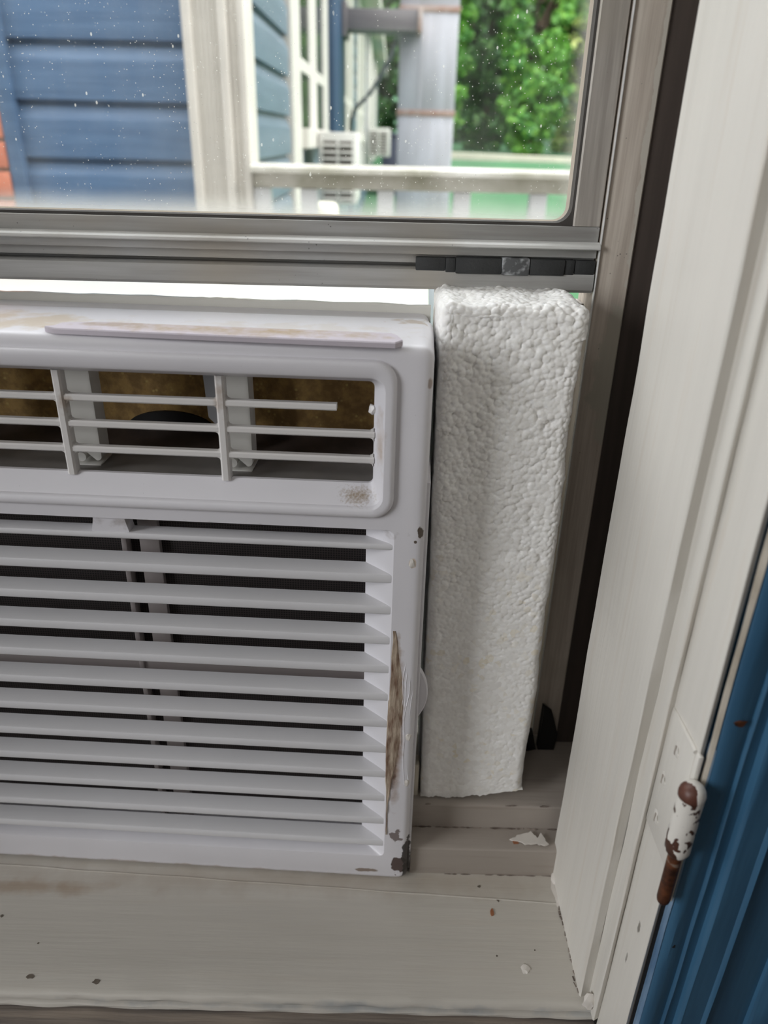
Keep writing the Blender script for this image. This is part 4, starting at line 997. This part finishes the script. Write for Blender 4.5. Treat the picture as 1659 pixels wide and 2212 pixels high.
# trees
def tree(x, y, zb, h, rx, m, n, leafsize, label, seed, group):
    root = empty('leafy_tree', (x, y, zb), label, 'tree', group)
    r_ = np.random.default_rng(seed)
    trunk = MB().tube([(x, y, zb - 0.1), (x + 0.05, y + 0.2, zb + h * 0.3), (x - 0.05, y + 0.3, zb + h * 0.5), (x, y + 0.3, zb + h * 0.7)], [0.09, 0.06, 0.04, 0.02], 10)
    for k in range(7):
        a = r_.uniform(0, 6.28); z0 = zb + h * r_.uniform(0.15, 0.6)
        trunk.tube([(x, y, z0), (x + math.cos(a) * rx * 0.4, y + math.sin(a) * rx * 0.4, z0 + h * 0.12), (x + math.cos(a) * rx * 0.8, y + math.sin(a) * rx * 0.8, z0 + h * 0.2)], [0.08, 0.05, 0.02], 6)
    child(trunk.build('trunk', M['bark'], smooth=50), root)
    nc = 130
    u = r_.normal(size=(nc, 3)); u /= np.linalg.norm(u, axis=1)[:, None]
    rad = r_.uniform(0.45, 1.0, nc) ** 0.6
    cen = u * rad[:, None] * np.array([rx * 0.78, rx * 0.78, h * 0.52]) + np.array([x, y, zb + h * 0.47])
    cen[:, 2] = np.maximum(cen[:, 2], zb + 0.15)
    cr_s = r_.uniform(0.4, 0.8, nc) * rx * 0.45
    idx = r_.integers(0, nc, n)
    d = r_.normal(size=(n, 3)); d /= np.linalg.norm(d, axis=1)[:, None]
    P = cen[idx] + d * (cr_s[idx] * r_.uniform(0.55, 1.0, n))[:, None] * np.array([1, 1, 0.75])
    P[:, 2] = np.maximum(P[:, 2], zb + 0.02)
    nrm = d + r_.normal(size=(n, 3)) * 0.5 + np.array([0, 0, 0.4]); nrm /= np.linalg.norm(nrm, axis=1)[:, None]
    t1 = np.cross(nrm, r_.normal(size=(n, 3))); t1 /= np.linalg.norm(t1, axis=1)[:, None]
    t2 = np.cross(nrm, t1); s_ = leafsize * r_.uniform(0.6, 1.3, n)[:, None]
    q = np.stack([P - t1 * s_, P - t2 * s_ * 0.5 + nrm * s_ * 0.12, P + t1 * s_, P + t2 * s_ * 0.5 + nrm * s_ * 0.12], 1).reshape(-1, 3)
    me = bpy.data.meshes.new('foliage'); me.vertices.add(4 * n); me.vertices.foreach_set('co', q.astype(np.float32).ravel())
    me.loops.add(4 * n); me.loops.foreach_set('vertex_index', np.arange(4 * n, dtype=np.int32))
    me.polygons.add(n); me.polygons.foreach_set('loop_start', np.arange(0, 4 * n, 4, dtype=np.int32)); me.update(); me.validate()
    child(link('foliage', me, m, smooth=0, kind='stuff'), root)
ROW = 'trees beyond the lawn'
for i, (x, y, h, m, lab) in enumerate([
    (-1.5, 24.6, 7.0, 'leafA', 'mid green tree filling the gap between side wall and metal duct'),
    (1.2, 24.4, 7.2, 'leafA', 'mid green tree directly behind the metal duct'),
    (3.85, 24.0, 7.0, 'leafA', 'mid green tree just right of the metal duct in the front row'),
    (6.5, 23.6, 7.0, 'leafB', 'yellow green tree seen beside the aluminium sash stile'),
    (9.2, 24.2, 7.0, 'leafC', 'dark green tree rightmost of the front row beyond the lawn')]):
    tree(x, y, -0.37, h, 1.14, M[m], 16000, 0.13, lab, 20 + i, ROW)
for i, (x, y, h, lab) in enumerate([
    (-3.3, 28.2, 8.5, 'tree of the back row behind the side wall'),
    (-0.15, 28.4, 8.8, 'tree of the back row just left of the metal duct'),
    (3.0, 28.0, 8.6, 'tree of the back row just right of the metal duct'),
    (6.15, 28.4, 8.8, 'yellowish tree of the back row behind the front yellow green tree'),
    (9.3, 28.0, 8.6, 'tree rightmost of the back row')]):
    tree(x, y, -0.32, h, 1.36, M['leafB' if i == 3 else 'leafC'], 17000, 0.15, lab, 40 + i, ROW)
for i, (x, y, lab) in enumerate([(-3.5, 35, 'broad tall tree farthest back behind the side wall'), (3.4, 35.5, 'broad tall tree farthest back behind the front row'), (10.2, 35, 'broad tall tree farthest back on the right')]):
    tree(x, y, -0.1, 11, 3.4, M['leafC'], 13000, 0.22, lab, 60 + i, ROW)
